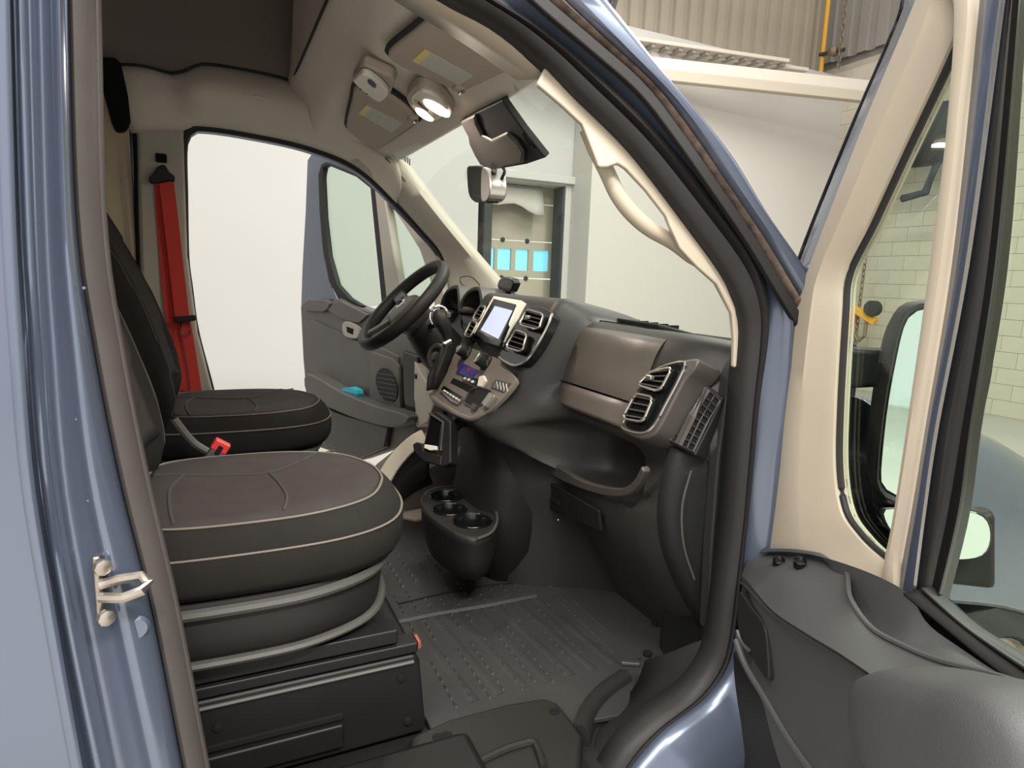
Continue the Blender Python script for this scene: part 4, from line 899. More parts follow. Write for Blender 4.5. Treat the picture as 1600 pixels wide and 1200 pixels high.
# embossed lettering on the switch blank: raised strokes
eb = qd(sk_, [(774, 592), (799, 598), (786, 614), (766, 606)], .004, .012, SN, 'switch_blank', m_grey, db, .003)
for k in range(4): MB().tube([sk_(772+5*k, 606+1.8*k, .005), sk_(776+5*k, 596+1.2*k, .005), sk_(778+5*k, 607+1.5*k, .005)], .0012, 5).build('embossed_mark', m_white, eb)
# console edge, lower lip
ce = spline([V((.728, .19, .535)), V((.722, .1, .530)), V((.722, 0, .528)), V((.722, -.12, .528)), V((.735, -.22, .545)), V((.80, -.275, .62)), V((.85, -.31, .67))], 40)
MB().tube(ce, .008, 8).build('console_lip', m_console_lit, db)
# lower cover panel with hinge line, under the shelf
lf = lambda px, py, off=0: at(px, py, pl=(V((.93-off, 0, .36)), V((-1, 0, -.16)).normalized()))
pad([(792, 690), (805, 692), (860, 722), (905, 750), (948, 762), (975, 762), (992, 748), (1002, 728), (1006, 735), (996, 760), (975, 775), (935, 772), (880, 752), (840, 728), (800, 702)], lf, .004, .02, V((-1, 0, 0)), 'shelf_lip', m_dash, db, 70, .003)
qd(lf, [(835, 740), (935, 798), (938, 830), (845, 790)], .002, .01, V((-1, 0, 0)), 'fuse_cover', m_dash_shaded, db, .003)
qd(lf, [(835, 765), (872, 783), (874, 790), (836, 772)], .004, .004, V((-1, 0, 0)), 'cover_grip', m_dark, db, .001)
MB().lathe(lf(872, 812, .006), (-1, 0, 0), [(.004, 0), (.003, .003)], 8).build('cover_screw', m_chrome, db)
# door end cheek below the grille
ck = spline([at(*q, y=-.80) for q in ((1048, 700), (1034, 740), (1026, 800), (1034, 860), (1058, 920), (1090, 975))], 26)
MB().grid([[p, p+V((.03, -.025, 0)), p+V((.10, -.05, 0)), p+V((.20, -.06, 0))] for p in ck]).build('end_cheek', m_dash_shaded, db, solid=.004, ang=70)
MB().tube(spline([at(*q, y=-.845) for q in ((1080, 735), (1066, 790), (1068, 850), (1085, 905))], 20), .0025, 6).build('cheek_seam', m_dash, db)
kp = [sp(*q, .045) for q in ((1141, 585), (1155, 560), (1150, 640), (1138, 800), (1128, 900), (1114, 995), (1106, 985), (1112, 850), (1122, 720))]
MB().prism(kp, (0, .03, 0)).build('kick_trim', m_rubber, db, bevel=.006)
# lower centre column
col_ = []
for z, x0, x1, y0, y1 in ((.49, .77, 1.2, .16, -.20), (.38, .79, 1.2, .12, -.22), (.25, .76, 1.2, .09, -.24), (.12, .77, 1.2, .07, -.22), (.0, .80, 1.2, .06, -.17)):
    col_.append([V((x1, y0, z)), V((x0+.06, y0, z)), V((x0+.01, y0-.03, z)), V((x0, y0-.08, z)), V((x0, y1+.12, z)), V((x0+.02, y1+.05, z)), V((x0+.09, y1, z)), V((x1, y1, z))])
MB().grid([spline(r, 30) for r in col_]).build('centre_column', m_dash_shaded, db, ang=70)
# cup holder
cu_ = thing('cup_holder', (.72, -.15, 0), 'black three cup holder bin at the foot of the centre console', 'cup holder')
op = [(659, 783), (664, 770), (684, 761), (712, 760), (738, 764), (760, 779), (773, 797), (776, 814), (768, 831), (748, 841), (722, 838), (694, 824), (668, 803)]
top = spline([at(*q, z=.25) for q in op], 60, closed=True); cen = sum(top, V())/60
rr = []
for s_, z in ((.50, .085), (.72, .09), (.86, .11), (.95, .15), (1.0, .19), (1.01, .225), (1.02, .230), (1.03, .245), (1.0, .252), (.93, .252)):
    rr.append([V((cen.x+(q.x-cen.x)*s_+(.05*(1-s_) if z < .2 else 0), cen.y+(q.y-cen.y)*s_+(.08*(1-s_) if z < .2 else 0), z)) for q in top])
MB().grid(rr, cu=True, cap=False).build('bin', m_black, cu_, ang=60)
cups = []
for px, py, r in ((698, 776, .050), (703, 797, .049), (738, 815, .054)):
    c = at(px, py, z=.25); cups.append((c, r))
# deck with three real holes
bm = MB(); N_ = 60
inner = [V((cen.x+(q.x-cen.x)*.94, cen.y+(q.y-cen.y)*.94, .250)) for q in top]
me = bpy.data.meshes.new('deck'); b = bmesh.new()
def loop(pts): 
    vs = [b.verts.new(p) for p in pts]; return [b.edges.new((vs[i], vs[(i+1) % len(vs)])) for i in range(len(vs))]
ed = loop(inner)
for c, r in cups: ed += loop([c+V((r*math.cos(-2*math.pi*k/24), r*math.sin(-2*math.pi*k/24), 0)) for k in range(24)])
bmesh.ops.triangle_fill(b, use_beauty=True, use_dissolve=False, edges=ed); bmesh.ops.recalc_face_normals(b, faces=b.faces)
# drop triangles that closed a hole
for f_ in list(b.faces):
    m_ = f_.calc_center_median()
    if any((V((m_.x, m_.y, 0))-V((c.x, c.y, 0))).length < r*.93 for c, r in cups): b.faces.remove(f_)
b.to_mesh(me); b.free(); link('deck', me, m_black, cu_)
for c, r in cups:
    MB().lathe(c, (0, 0, 1), [(r*.2, -.10), (r*.92, -.10), (r, -.004), (r+.003, .003), (r+.001, .005), (r-.003, -.002), (r*.88, -.095)], 28).build('cup', m_gloss, cu_, ang=70)
MB().tube(spline([at(*q, z=.255) for q in ((738, 764), (761, 780), (774, 798), (777, 814), (768, 832), (746, 842))], 24), .004, 8).build('rim_edge', m_grey, cu_)
# card reader / phone cradle hung under the console
cr_ = thing('phone_cradle', at(690, 728, x=.68), 'black phone cradle with white card hung below the console lip', 'phone cradle')
cn = V((-.80, -.45, .35)).normalized(); cO = at(678, 680, x=.66)
def cv(px, py, off=0): return at(px, py, pl=(cO+cn*off, cn))
qd(cv, [(671, 645), (681, 642), (704, 658), (704, 724), (690, 730), (660, 704)], 0, .04, cn, 'shell', m_black, cr_, .006)
qd(cv, [(672, 650), (690, 662), (686, 702), (662, 694)], .004, .01, cn, 'screen', m_gloss, cr_, .003)
MB().tube([cv(671, 646, .004), cv(692, 660, .004), cv(689, 704, .004)], .004, 6).build('frame_edge', m_dash, cr_)
qd(cv, [(663, 694), (682, 697), (681, 703), (672, 704), (662, 700)], .010, .012, cn, 'card', m_white, cr_, .002)
qd(cv, [(644, 694), (650, 690), (660, 694), (662, 704), (690, 712), (688, 728), (662, 722), (646, 706)], .006, .03, cn, 'clamp', m_black, cr_, .005)
MB().tube([cv(685, 690, -.03), V((.80, .02, .50))], .018, 8).build('mount_arm', m_black, cr_)
# phone mount on top of the dash
pm = thing('dash_top_mount', V((1.05, .13, .85)), 'small black suction phone mount standing on the dash by the windshield', 'phone mount')
hd = lambda px, py, off=0: at(px, py, x=1.02-off)
qd(hd, [(779, 437), (786, 432), (799, 435), (803, 442), (797, 456), (790, 458), (778, 452), (776, 446)], 0, .03, V((-1, 0, 0)), 'head', m_gloss, pm, .006)
MB().tube([hd(794, 453, -.02), hd(806, 466, -.05)], .010, 8).build('stem', m_black, pm)
MB().lathe(hd(806, 468, -.05)-V((0, 0, .02)), (0, 0, 1), [(.03, 0), (.025, .008), (.01, .015)], 16).build('suction_foot', m_black, pm)

# ================================================================== DRIVER CONTROLS
wc = V((.705, .46, .825)); wu = V((.69, 0, .724)).normalized(); wl = V((0, 1, 0)); wn = wu.cross(wl).normalized()
if wn.x > 0: wn = -wn
sw = thing('steering_wheel', wc+V((.1, 0, -.1)), 'black four spoke steering wheel with silver badge in front of the driver seat', 'steering wheel')
rim = [wc+wl*(.200*math.cos(t))+wu*(.200*math.sin(t)) for t in [2*math.pi*k/64 for k in range(64)]]
rows = []
for k, q in enumerate(rim):
    o_ = (q-wc).normalized(); rows.append([q+o_*(.019*math.cos(a))+wn*(.024*math.sin(a)) for a in [2*math.pi*j/14 for j in range(14)]])
MB().grid(rows, cu=True, cv=True).build('rim', m_black, sw)
hb = wc-wn*.03
rows = []
for s_, h_ in ((.75, -.06), (.98, -.03), (1.0, 0), (.93, .022), (.70, .034), (.25, .040)):
    rows.append([hb+wl*(.088*s_*abs(math.cos(a))**.75*(1 if math.cos(a) > 0 else -1))+wu*(.075*s_*abs(math.sin(a))**.8*(1 if math.sin(a) > 0 else -1)-.012)+wn*h_ for a in [2*math.pi*j/36 for j in range(36)]])
hub = MB().grid(rows, cu=True, cap=True).build('hub', m_dash, sw, ang=80)
MB().lathe(hb+wn*.038-wu*.005, wn, [(.024, -.002), (.024, .003), (.018, .006), (.006, .006)], 20).build('badge', m_silver, hub)
MB().tube([hb+wn*.046-wu*.005+wl*a+wu*b for a, b in ((-.010, .010), (0, -.010), (.010, .010))], .002, 6).build('badge_emblem', m_gloss, hub)
for ang in (12, 168, 238, 302):
    t = math.radians(ang); d = wl*math.cos(t)+wu*math.sin(t); s = wl*-math.sin(t)+wu*math.cos(t); w_ = .030 if ang < 200 else .020
    p = [hb+d*.06+wn*.012, hb+d*.10+wn*.016, hb+d*.15+wn*.022, wc+d*.195]
    spk = MB().sweep(spline(p, 8), [(-w_, -.008), (w_, -.008), (w_*.8, .008), (-w_*.8, .008)], wn).build('spoke', m_dash, sw, bevel=.004)
    if ang < 200:
        q = hb+d*.12+wn*.028
        for k in (-1, 1): MB().lathe(q+s*.011*k, wn, [(.009, -.006), (.009, .001), (.006, .003)], 12).build('spoke_button', m_grey, spk)
# column shroud, stalks, ignition
sc2 = thing('steering_column', (.95, .46, .60), 'black steering column shroud between wheel and dash', 'steering column')
rows = []
for d, a, b_, dz in ((-.055, .055, .05, 0), (-.09, .075, .07, -.01), (-.16, .085, .085, -.02), (-.26, .09, .09, -.03), (-.36, .10, .10, -.04)):
    c = wc+wn*d+V((0, 0, dz)); rows.append([c+wl*(a*math.cos(t))+wu*(b_*math.sin(t)) for t in [2*math.pi*j/28 for j in range(28)]])
MB().grid(rows, cu=True, cap=True).build('shroud', m_black, sc2)
MB().tube(spline([wc-wn*.11-wl*.06, wc-wn*.10-wl*.14+wu*.015, wc-wn*.09-wl*.20+wu*.03], 8), [.009, .010, .011, .012, .012, .012, .011, .008], 8).build('wiper_stalk', m_black, sc2)
MB().tube(spline([wc-wn*.11+wl*.06, wc-wn*.10+wl*.14, wc-wn*.09+wl*.20], 8), .010, 8).build('indicator_stalk', m_black, sc2)
kn = V((-.85, -.45, .2)).normalized(); kc = at(682, 556, y=.27)
MB().lathe(kc, kn, [(.045, -.03), (.045, 0), (.040, .006), (.030, .004), (.028, -.010), (.004, -.010)], 28).build('ignition_ring', m_dash, sc2)
MB().lathe(kc, kn, [(.014, -.012), (.014, .008), (.004, .010)], 14).build('ignition_key_barrel', m_silver, sc2)
# knee panel on the driver's side, pale
kp_ = thing('knee_panel', (.98, .4, .3), 'grey beige knee panel under the steering column', 'panel')
o = [at(*q, x=.92) for q in ((622, 535), (640, 545), (655, 580), (668, 600), (680, 625), (668, 660), (650, 668), (648, 630), (640, 600), (628, 560))]
MB().prism(o, (.06, 0, 0)).build('panel', m_gtrim, kp_, bevel=.008, seg=3)
q = at(649, 588, x=.915); MB().lathe(q, (-1, 0, 0), [(.012, -.01), (.012, .002), (.006, .003)], 12).build('catch', m_black, kp_)
# instrument cluster
ic = thing('instrument_hood', (1.0, .46, .82), 'dark double arched instrument hood behind the steering wheel', 'instrument cluster')
for cy, r_, dz in ((.52, .105, .0), (.30, .11, -.005)):
    rows = []
    for x, rr_, zc_ in ((.90, r_, .82), (.905, r_+.012, .822), (.99, r_+.012, .815), (1.10, r_, .80)):
        rows.append([V((x+.03*(1-abs(math.cos(a))), cy+rr_*math.cos(a), zc_+dz+rr_*.85*math.sin(a)-.02)) for a in [math.pi*j/20 for j in range(21)]])
    MB().grid(rows).build('hood', m_dash, ic, solid=.012, ang=70)
    MB().lathe((.99, cy, .80+dz), (-1, 0, .25), [(.085, -.03), (.085, 0), (.078, .004), (.074, -.006), (.004, -.008)], 28).build('dial', m_gloss, ic)
    MB().tube([V((.98, cy, .80+dz)), V((.985, cy+.05, .82+dz))], .002, 5).build('needle', m_white, ic)
MB().box((1.03, .41, .73), (.10, .40, .12)).build('binnacle', m_dash, ic, bevel=.02, seg=3)
for y_ in (.66,):
    MB().lathe((.985, y_+.06, .80), (-1, 0, .3), [(.058, -.06), (.062, 0), (.055, .012), (.045, .010), (.04, -.02), (.004, -.02)], 24).build('side_vent', m_dash, ic)
    MB().box((.975, y_+.06, .80), (.01, .07, .006)).build('side_vent_slat', m_black, ic)
# gear lever
gl = thing('gear_lever', sk_(676, 606, 0), 'black leather gear lever with chrome collar and folded boot', 'gear lever')
gp = lambda px, py, y=.17: at(px, py, y=y)
MB().tube(spline([gp(701, 538), gp(697, 520), gp(689, 500), gp(685, 490), gp(684, 484)], 16), [.013, .0135, .014, .015, .017, .019, .021, .023, .0245, .026, .0265, .0265, .025, .022, .017, .008], 14).build('knob', m_black, gl)
MB().tube(spline([gp(*q, .165) for q in ((676, 506), (672, 496), (675, 484), (684, 478), (694, 481), (699, 487))], 18), .0045, 8).build('chrome_ring', m_chrome, gl)
MB().tube([gp(704, 533, .16), gp(694, 538, .16)], .010, 10).build('collar', m_chrome, gl)
MB().box(gp(700, 492, .16), (.016, .02, .018)).build('side_button', m_grey, gl, bevel=.004)
bt = [(699, 536, 8), (696, 550, 10), (690, 568, 13), (684, 585, 15), (680, 600, 13), (676, 608, 9)]
rows = []
for px, py, wpx in bt:
    a, b2_ = gp(px-wpx, py+wpx*.3), gp(px+wpx, py-wpx*.1); c = (a+b2_)/2; u = (b2_-a)/2; v = V((-.35, -1, .2)).normalized()*u.length*.8
    rows.append([c+u*math.cos(t)*(1+.16*math.cos(6*t+py*.1))+v*math.sin(t)*(1+.16*math.sin(5*t)) for t in [2*math.pi*j/30 for j in range(30)]])
rows = [list(r) for r in zip(*[spline(list(c_), 20) for c_ in zip(*rows)])]
MB().grid(rows, cu=True, cap=True).build('boot', m_black, gl, ang=70)
# floor strip, door light put into its pale colour, and pedals on the driver's side
fs = thing('sill_strip', (.7, .5, 0), 'curved plastic floor strip coloured pale for door light, beyond the driver seat', 'trim strip')
MB().sweep(spline([at(*q, y=.42) for q in ((598, 752), (612, 728), (630, 706), (648, 690), (664, 681))], 16), [(-.03, -.005), (.03, -.005), (.026, .006), (-.026, .006)], (-.3, -.8, .5)).build('strip', m_cream, fs, bevel=.003)
rows = spline([at(*q, y=.44) for q in ((604, 752), (620, 728), (640, 708), (668, 690))], 14)
MB().grid([[q, V((q.x+.01, q.y+.01, max(.0, q.z-.13))), V((q.x+.12, q.y+.22, .0))] for q in rows]).build('dark_side', m_black, fs, solid=.01)
dk = thing('floor_hump', (.85, .6, 0), 'brown grey carpet hump by the driver door sill', 'carpet')
hp_ = []
for x, h_ in ((.62, .02), (.70, .12), (.80, .20), (.92, .26), (1.05, .28)):
    hp_.append([V((x, .50, .0)), V((x, .52, h_*.8)), V((x, .60, h_)), V((x, .75, h_)), V((x, .86, h_*.9)), V((x, .88, 0))])
MB().grid(hp_).build('hump', m_lindark, dk, solid=.01)
# ================================================================== DRIVER'S DOOR (far side, swung open)
th = math.radians(70); DH = V((1.0, .97, 0)); DD = V((-math.cos(th), math.sin(th), 0)); DN = V((-math.sin(th), -math.cos(th), 0))
def dd(px, py, off=0): return at(px, py, pl=(DH+DN*off, DN))
dv = thing('cab_door', DH+V((0, 0, -.05)), 'open driver door on the far side with speaker and door pocket', 'door', 'front doors of the van')
def dpan(pts, off, depth, name, m, parent=dv, n=0, bevel=.006):
    o = [dd(*q, off) for q in pts] if not n else spline([dd(*q, off) for q in pts], n, closed=True)
    return MB().prism(o, -DN*depth).build(name, m, parent, bevel=bevel, seg=3)
# frame bars round the glass
dpan([(477, 330), (480, 250), (486, 241), (500, 240), (560, 262), (606, 300), (650, 340), (652, 350), (600, 308), (556, 272), (510, 254), (502, 258), (498, 275), (500, 330), (506, 400), (518, 450), (526, 470), (470, 480), (472, 420)], .0, .05, 'window_frame', m_paint)
dpan([(497, 272), (502, 257), (511, 253), (556, 271), (600, 307), (600, 311), (556, 276), (512, 258), (504, 262), (503, 280), (506, 340), (513, 400), (526, 445), (545, 466), (565, 478), (560, 484), (530, 470), (514, 440), (504, 390), (499, 330)], .012, .03, 'window_rubber', m_black, n=0, bevel=.003)
dpan([(578, 290), (584, 288), (604, 440), (606, 492), (598, 492)], .016, .04, 'divider_rubber', m_rubber, bevel=.003)
dpan([(584, 290), (600, 304), (630, 494), (606, 494), (596, 400)], .022, .05, 'divider_bar', m_gtrim, bevel=.008)
dpan([(600, 306), (650, 350), (680, 392), (690, 440), (700, 500), (682, 500), (672, 440), (655, 390), (630, 350)], .02, .04, 'front_bar', m_gtrim, bevel=.008)
dpan([(500, 258), (512, 254), (556, 272), (600, 307), (660, 360), (685, 410), (690, 470), (560, 480), (528, 468), (508, 420), (500, 340)], -.008, .004, 'glass', m_dglass, bevel=0)
# inner panel
dpan([(469, 478), (476, 470), (510, 472), (530, 466), (548, 476), (575, 486), (620, 490), (700, 500), (690, 560), (660, 640), (645, 690), (560, 720), (500, 700), (480, 640), (473, 560)], .03, .09, 'inner_panel', m_door2, bevel=.012)
dpan([(470, 476), (482, 467), (508, 468), (516, 474), (511, 484), (504, 488), (478, 486)], .05, .03, 'top_cap', m_door2, bevel=.008)
dpan([(511, 484), (520, 474), (532, 470), (550, 480), (575, 492), (560, 505), (545, 503), (524, 494)], .045, .03, 'handle_bezel', m_door2, bevel=.006)
dpan([(480, 504), (490, 500), (560, 534), (600, 545), (622, 556), (626, 640), (590, 632), (540, 606), (488, 582), (482, 560)], .040, .02, 'insert', m_door2, bevel=.006)
ih = dpan([(535, 505), (545, 503), (560, 512), (558, 528), (546, 528), (536, 522)], .052, .02, 'inner_handle', m_gtrim, n=24, bevel=.004)
dpan([(541, 510), (552, 514), (551, 523), (542, 519)], .054, .01, 'handle_recess', m_dark, ih, bevel=.001)
spk = dpan([(577, 553), (582, 550), (612, 560), (622, 572), (625, 640), (600, 636), (577, 622)], .055, .02, 'speaker_panel', m_door2, bevel=.005)
el = [dd(604+17*math.cos(t)+3*math.sin(t), 602+27*math.sin(t)+4*math.cos(t), .060) for t in [2*math.pi*k/32 for k in range(32)]]
MB().prism(el, -DN*.01).build('speaker_grille', m_black, spk, bevel=.003)
for k in range(7): MB().tube([dd(590, 583+k*7, .062), dd(619, 588+k*7, .062)], .0015, 5).build('grille_bar', m_door2, spk)
# map pocket
pk = [(478, 584), (532, 612), (580, 632), (628, 646), (640, 655), (632, 664), (606, 668), (560, 656), (520, 640), (482, 622)]
dpan(pk, .12, .09, 'door_pocket', m_door2, n=50, bevel=.010)
dpan([(486, 630), (540, 650), (606, 668), (600, 700), (560, 716), (500, 690)], .06, .03, 'lower_panel', m_dash, bevel=.008)
dpan([(628, 548), (652, 556), (655, 600), (648, 658), (636, 662), (630, 620)], .05, .06, 'hinge_end', m_gloss, bevel=.008)
cy = dd(545, 613, .10)
cb = thing('card_box', cy, 'cyan card box standing in the driver door pocket', 'box')
MB().prism([dd(*q, .10) for q in ((533, 607), (547, 605), (557, 610), (558, 622), (534, 618))], -DN*.04).build('box', m_cyan, cb, bevel=.002)
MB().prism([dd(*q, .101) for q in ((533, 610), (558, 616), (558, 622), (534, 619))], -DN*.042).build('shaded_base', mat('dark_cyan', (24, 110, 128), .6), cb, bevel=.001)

# ================================================================== PASSENGER DOOR (near side, swung open)
th = math.radians(72); PH = V((1.09, -.985, 0)); PDv = V((-math.cos(th), -math.sin(th), 0)); PNr = V((-math.sin(th), math.cos(th), 0))
def pd(px, py, off=0): return at(px, py, pl=(PH+PNr*off, PNr))
pv = thing('cab_door', PH+V((0, 0, -.05)), 'open passenger door in the right foreground with beige window trim', 'door', 'front doors of the van')
def seglerp(P, per=5):
    """closed Catmull-Rom with a fixed number of samples per segment, so that two loops match"""
    L = len(P); out = []
    for i in range(L):
        a, b, c, d = P[i-1], P[i], P[(i+1) % L], P[(i+2) % L]
        for k in range(per):
            t = k/per; out.append(.5*((2*b)+(c-a)*t+(2*a-5*b+4*c-d)*t*t+(3*b-a-3*c+d)*t**3))
    return out
prs = [((1500, -60), (1506, 14)), ((1452, -40), (1503, 26)), ((1438, 0), (1464, 114)), ((1364, 175), (1407, 236)), ((1310, 312), (1356, 348)), ((1267, 427), (1318, 427)), ((1246, 485), (1311, 495)), ((1218, 640), (1303, 640)), ((1205, 735), (1302, 733)), ((1194, 800), (1312, 798)),
       ((1186, 895), (1336, 836)), ((1300, 945), (1364, 864)), ((1400, 955), (1390, 881)), ((1413, 870), (1402, 862)), ((1425, 800), (1416, 800)), ((1447, 667), (1436, 667)), ((1490, 400), (1473, 400)), ((1515, 180), (1497, 220)), ((1532, -10), (1507, 50))]
O_ = seglerp([pd(*a, .0) for a, _ in prs]); I_ = seglerp([pd(*b, -.012) for _, b in prs]); n = len(O_)
rows = [[q-PNr*.05 for q in O_], O_]
for u, h_ in ((.12, .016), (.35, .022), (.62, .024), (.66, .020), (.92, .008)): rows.append([p.lerp(q, u)+PNr*h_ for p, q in zip(O_, I_)])
rows += [I_, [q-PNr*.03 for q in I_]]
MB().grid(rows, cu=True).build('window_trim', m_beige, pv, ang=35)
MB().tube([q-PNr*.012 for q in I_], .0065, 8, closed=True).build('quarter_rubber', m_rubber, pv)
MB().prism([q-PNr*.022 for q in I_], -PNr*.004).build('quarter_glass', m_dglass, pv, smooth=False)
# painted edge of the door frame ahead of the trim
e0 = [(1400, -60), (1419, 0), (1340, 190), (1290, 310), (1246, 425), (1230, 500), (1213, 640), (1204, 735), (1192, 800), (1184, 900), (1178, 1000)]
e1 = [(1425, -60), (1440, 0), (1366, 175), (1312, 312), (1268, 430), (1248, 485), (1220, 640), (1208, 735), (1196, 800), (1190, 900), (1186, 1000)]
A_ = spline([pd(*q, -.02) for q in e0], 44); B_ = spline([pd(*q, .0) for q in e1], 44)
MB().grid([[p-PNr*.07, p-PNr*.02, p, p.lerp(q, .4)+PNr*.008, q+PNr*.004, q-PNr*.03] for p, q in zip(A_, B_)]).build('door_frame', m_paint, pv, solid=.004, ang=60)
MB().tube([p+PNr*.004 for p in A_], .006, 8).build('frame_seal', m_gloss, pv)
# divider bar: painted strip, brown channel, black rubber
yr = [-120, 0, 400, 667, 800, 940, 1010]
def dcol(v, off): a, b, c, d, e = v; return spline([pd(x, y, off) for x, y in zip([a+(a-b)*.3, a, b, c, d, e, e-(d-e)*.5], yr)], 36)
cs = [dcol((1531, 1489, 1446, 1424, 1398), .004), dcol((1545, 1500, 1453, 1433, 1408), .010), dcol((1560, 1510, 1461, 1442, 1424), .008), dcol((1572, 1518, 1468, 1448, 1430), -.006)]
MB().grid([list(r) for r in zip(*cs)]).build('divider_skin', m_paint, pv, solid=.004, ang=60)
cs = [dcol((1571, 1517, 1467, 1447, 1429), .002), dcol((1577, 1530, 1481, 1462, 1440), .008), dcol((1583, 1546, 1504, 1482, 1452), -.008)]
MB().grid([list(r) for r in zip(*cs)]).build('glass_channel', m_rubber, pv, solid=.004, ang=60)
cs = [dcol((1582, 1545, 1503, 1481, 1451), -.002), dcol((1592, 1556, 1515, 1497, 1464), .010), dcol((1606, 1577, 1534, 1516, 1482), -.014)]
MB().grid([list(r) for r in zip(*cs)]).build('channel_lip', m_gloss, pv, solid=.004, ang=60)
MB().prism([pd(*q, -.018) for q in ((1612, -150), (1578, 400), (1529, 667), (1510, 800), (1470, 950), (1560, 1050))]+[PH+PDv*s_+V((0, 0, z))-PNr*.018 for s_, z in ((.96, .52), (.96, 1.38), (.45, 1.39))], -PNr*.004).build('main_glass', m_dglass, pv, smooth=False)
# belt rail below the glass
b0 = [(1412, 930), (1470, 978), (1540, 1035), (1640, 1110)]; b1 = [(1440, 918), (1500, 972), (1560, 1015), (1660, 1080)]; b2 = [(1458, 932), (1482, 952), (1540, 990), (1660, 1062)]
c0, c1, c2 = [spline([pd(*q, o) for q in b], 24) for b, o in ((b0, .035), (b1, .02), (b2, -.004))]
MB().grid([[p, p.lerp(q, .4)-PNr*.012, q.lerp(p, .3)-PNr*.02, q] for p, q in zip(c0, c1)]).build('belt_rail', m_black, pv, solid=.004, ang=60)
MB().grid([[q-PNr*.02, q, q.lerp(r, .5)+PNr*.006, r] for q, r in zip(c1, c2)]).build('belt_weatherstrip', m_door, pv, solid=.004, ang=60)
MB().prism([pd(*q, .006) for q in ((1395, 918), (1440, 922), (1480, 962), (1560, 1028), (1690, 1120), (1690, 1300), (1395, 1300))], -PNr*.03).build('sill_filler', m_black, pv, smooth=False)
# inner panel
C = [[(1166, 866, .020), (1154, 874, .045), (1148, 892, .058), (1147, 930, .056), (1145, 1000, .05), (1142, 1230, .04)],
     [(1205, 866, .020), (1180, 880, .055), (1166, 906, .085), (1166, 935, .080), (1166, 1000, .07), (1160, 1230, .055)],
     [(1265, 872, .020), (1230, 905, .075), (1205, 952, .115), (1206, 968, .098), (1206, 1040, .085), (1200, 1260, .065)],
     [(1318, 890, .022), (1280, 938, .085), (1258, 988, .13), (1260, 1004, .110), (1260, 1070, .095), (1250, 1280, .075)],
     [(1328, 936, .075), (1318, 975, .105), (1305, 1016, .142), (1308, 1034, .120), (1310, 1100, .105), (1300, 1290, .085)],
     [(1360, 982, .090), (1362, 1012, .115), (1350, 1046, .152), (1354, 1066, .130), (1356, 1130, .115), (1350, 1300, .095)],
     [(1408, 1010, .095), (1410, 1045, .125), (1402, 1082, .162), (1406, 1102, .140), (1408, 1160, .125), (1400, 1310, .10)],
     [(1470, 1036, .100), (1475, 1068, .135), (1470, 1118, .17), (1474, 1138, .150), (1475, 1200, .135), (1470, 1330, .11)],
     [(1560, 1060, .105), (1565, 1095, .14), (1560, 1160, .18), (1560, 1180, .160), (1560, 1240, .145), (1560, 1360, .12)],
     [(1680, 1100, .11), (1680, 1135, .145), (1680, 1210, .19), (1680, 1230, .170), (1680, 1290, .155), (1680, 1400, .13)]]
cur = [[pd(a, b, o) for a, b, o in c] for c in C]
al = [spline([c[i] for c in cur], 60) for i in range(6)]
rows = []
for k in range(60):
    p = [a[k] for a in al]; top_ = spline(p[:3], 14); low = spline(p[3:], 12); rows.append(top_+[p[2].lerp(p[3], .5)-PNr*.004]+low)
MB().grid(rows).build('inner_panel', m_door, pv, ang=50)
MB().tube([a.lerp(b_, .35) for a, b_ in zip(al[2], al[3])][2:], .0035, 6).build('pad_seam', m_seam, pv)
# top corner towards the window, and the scooped pull pocket
tb = spline([pd(*q, .034) for q in ((1160, 868), (1205, 862), (1265, 866), (1335, 886), (1395, 912), (1424, 934), (1450, 975), (1500, 1012), (1580, 1062), (1690, 1100))], 60)
rim_ = al[0]; rows = []
for k in range(60):
    p, q = rim_[k], tb[k]; sc_p = ss(.36, .46, k/59)*(1-.8*ss(.56, .80, k/59)); r = []
    for j in range(9):
        t = j/8; r.append(p.lerp(q, t)-V((0, 0, .060*sc_p*math.sin(math.pi*t)**.7))-PNr*(.01*sc_p*math.sin(math.pi*t))+V((0, 0, .010*(1-sc_p)*math.sin(math.pi*t))))
    rows.append(r)
MB().grid(rows).build('pull_pocket', m_door, pv, ang=50)
MB().tube([q+V((0, 0, .002)) for q in rim_[24:59]], .0042, 8).build('pocket_rim', m_door, pv)
# armrest pad
ar = [(1392, 1082), (1396, 1062), (1420, 1047), (1467, 1041), (1550, 1054), (1650, 1080), (1720, 1180), (1700, 1330), (1560, 1330), (1450, 1230), (1408, 1165), (1392, 1120)]
lo_r = spline([pd(*q, .14) for q in ar], 56, closed=True); ce_ = sum(lo_r, V())/56; rows = []
for s_, h_ in ((1.0, .0), (1.0, .03), (.985, .048), (.95, .06), (.85, .070), (.6, .078), (.3, .08)):
    rows.append([ce_+(q-ce_)*s_+PNr*h_ for q in lo_r])
MB().grid(rows, cu=True, cap=True).build('armrest', m_door, pv, ang=80)
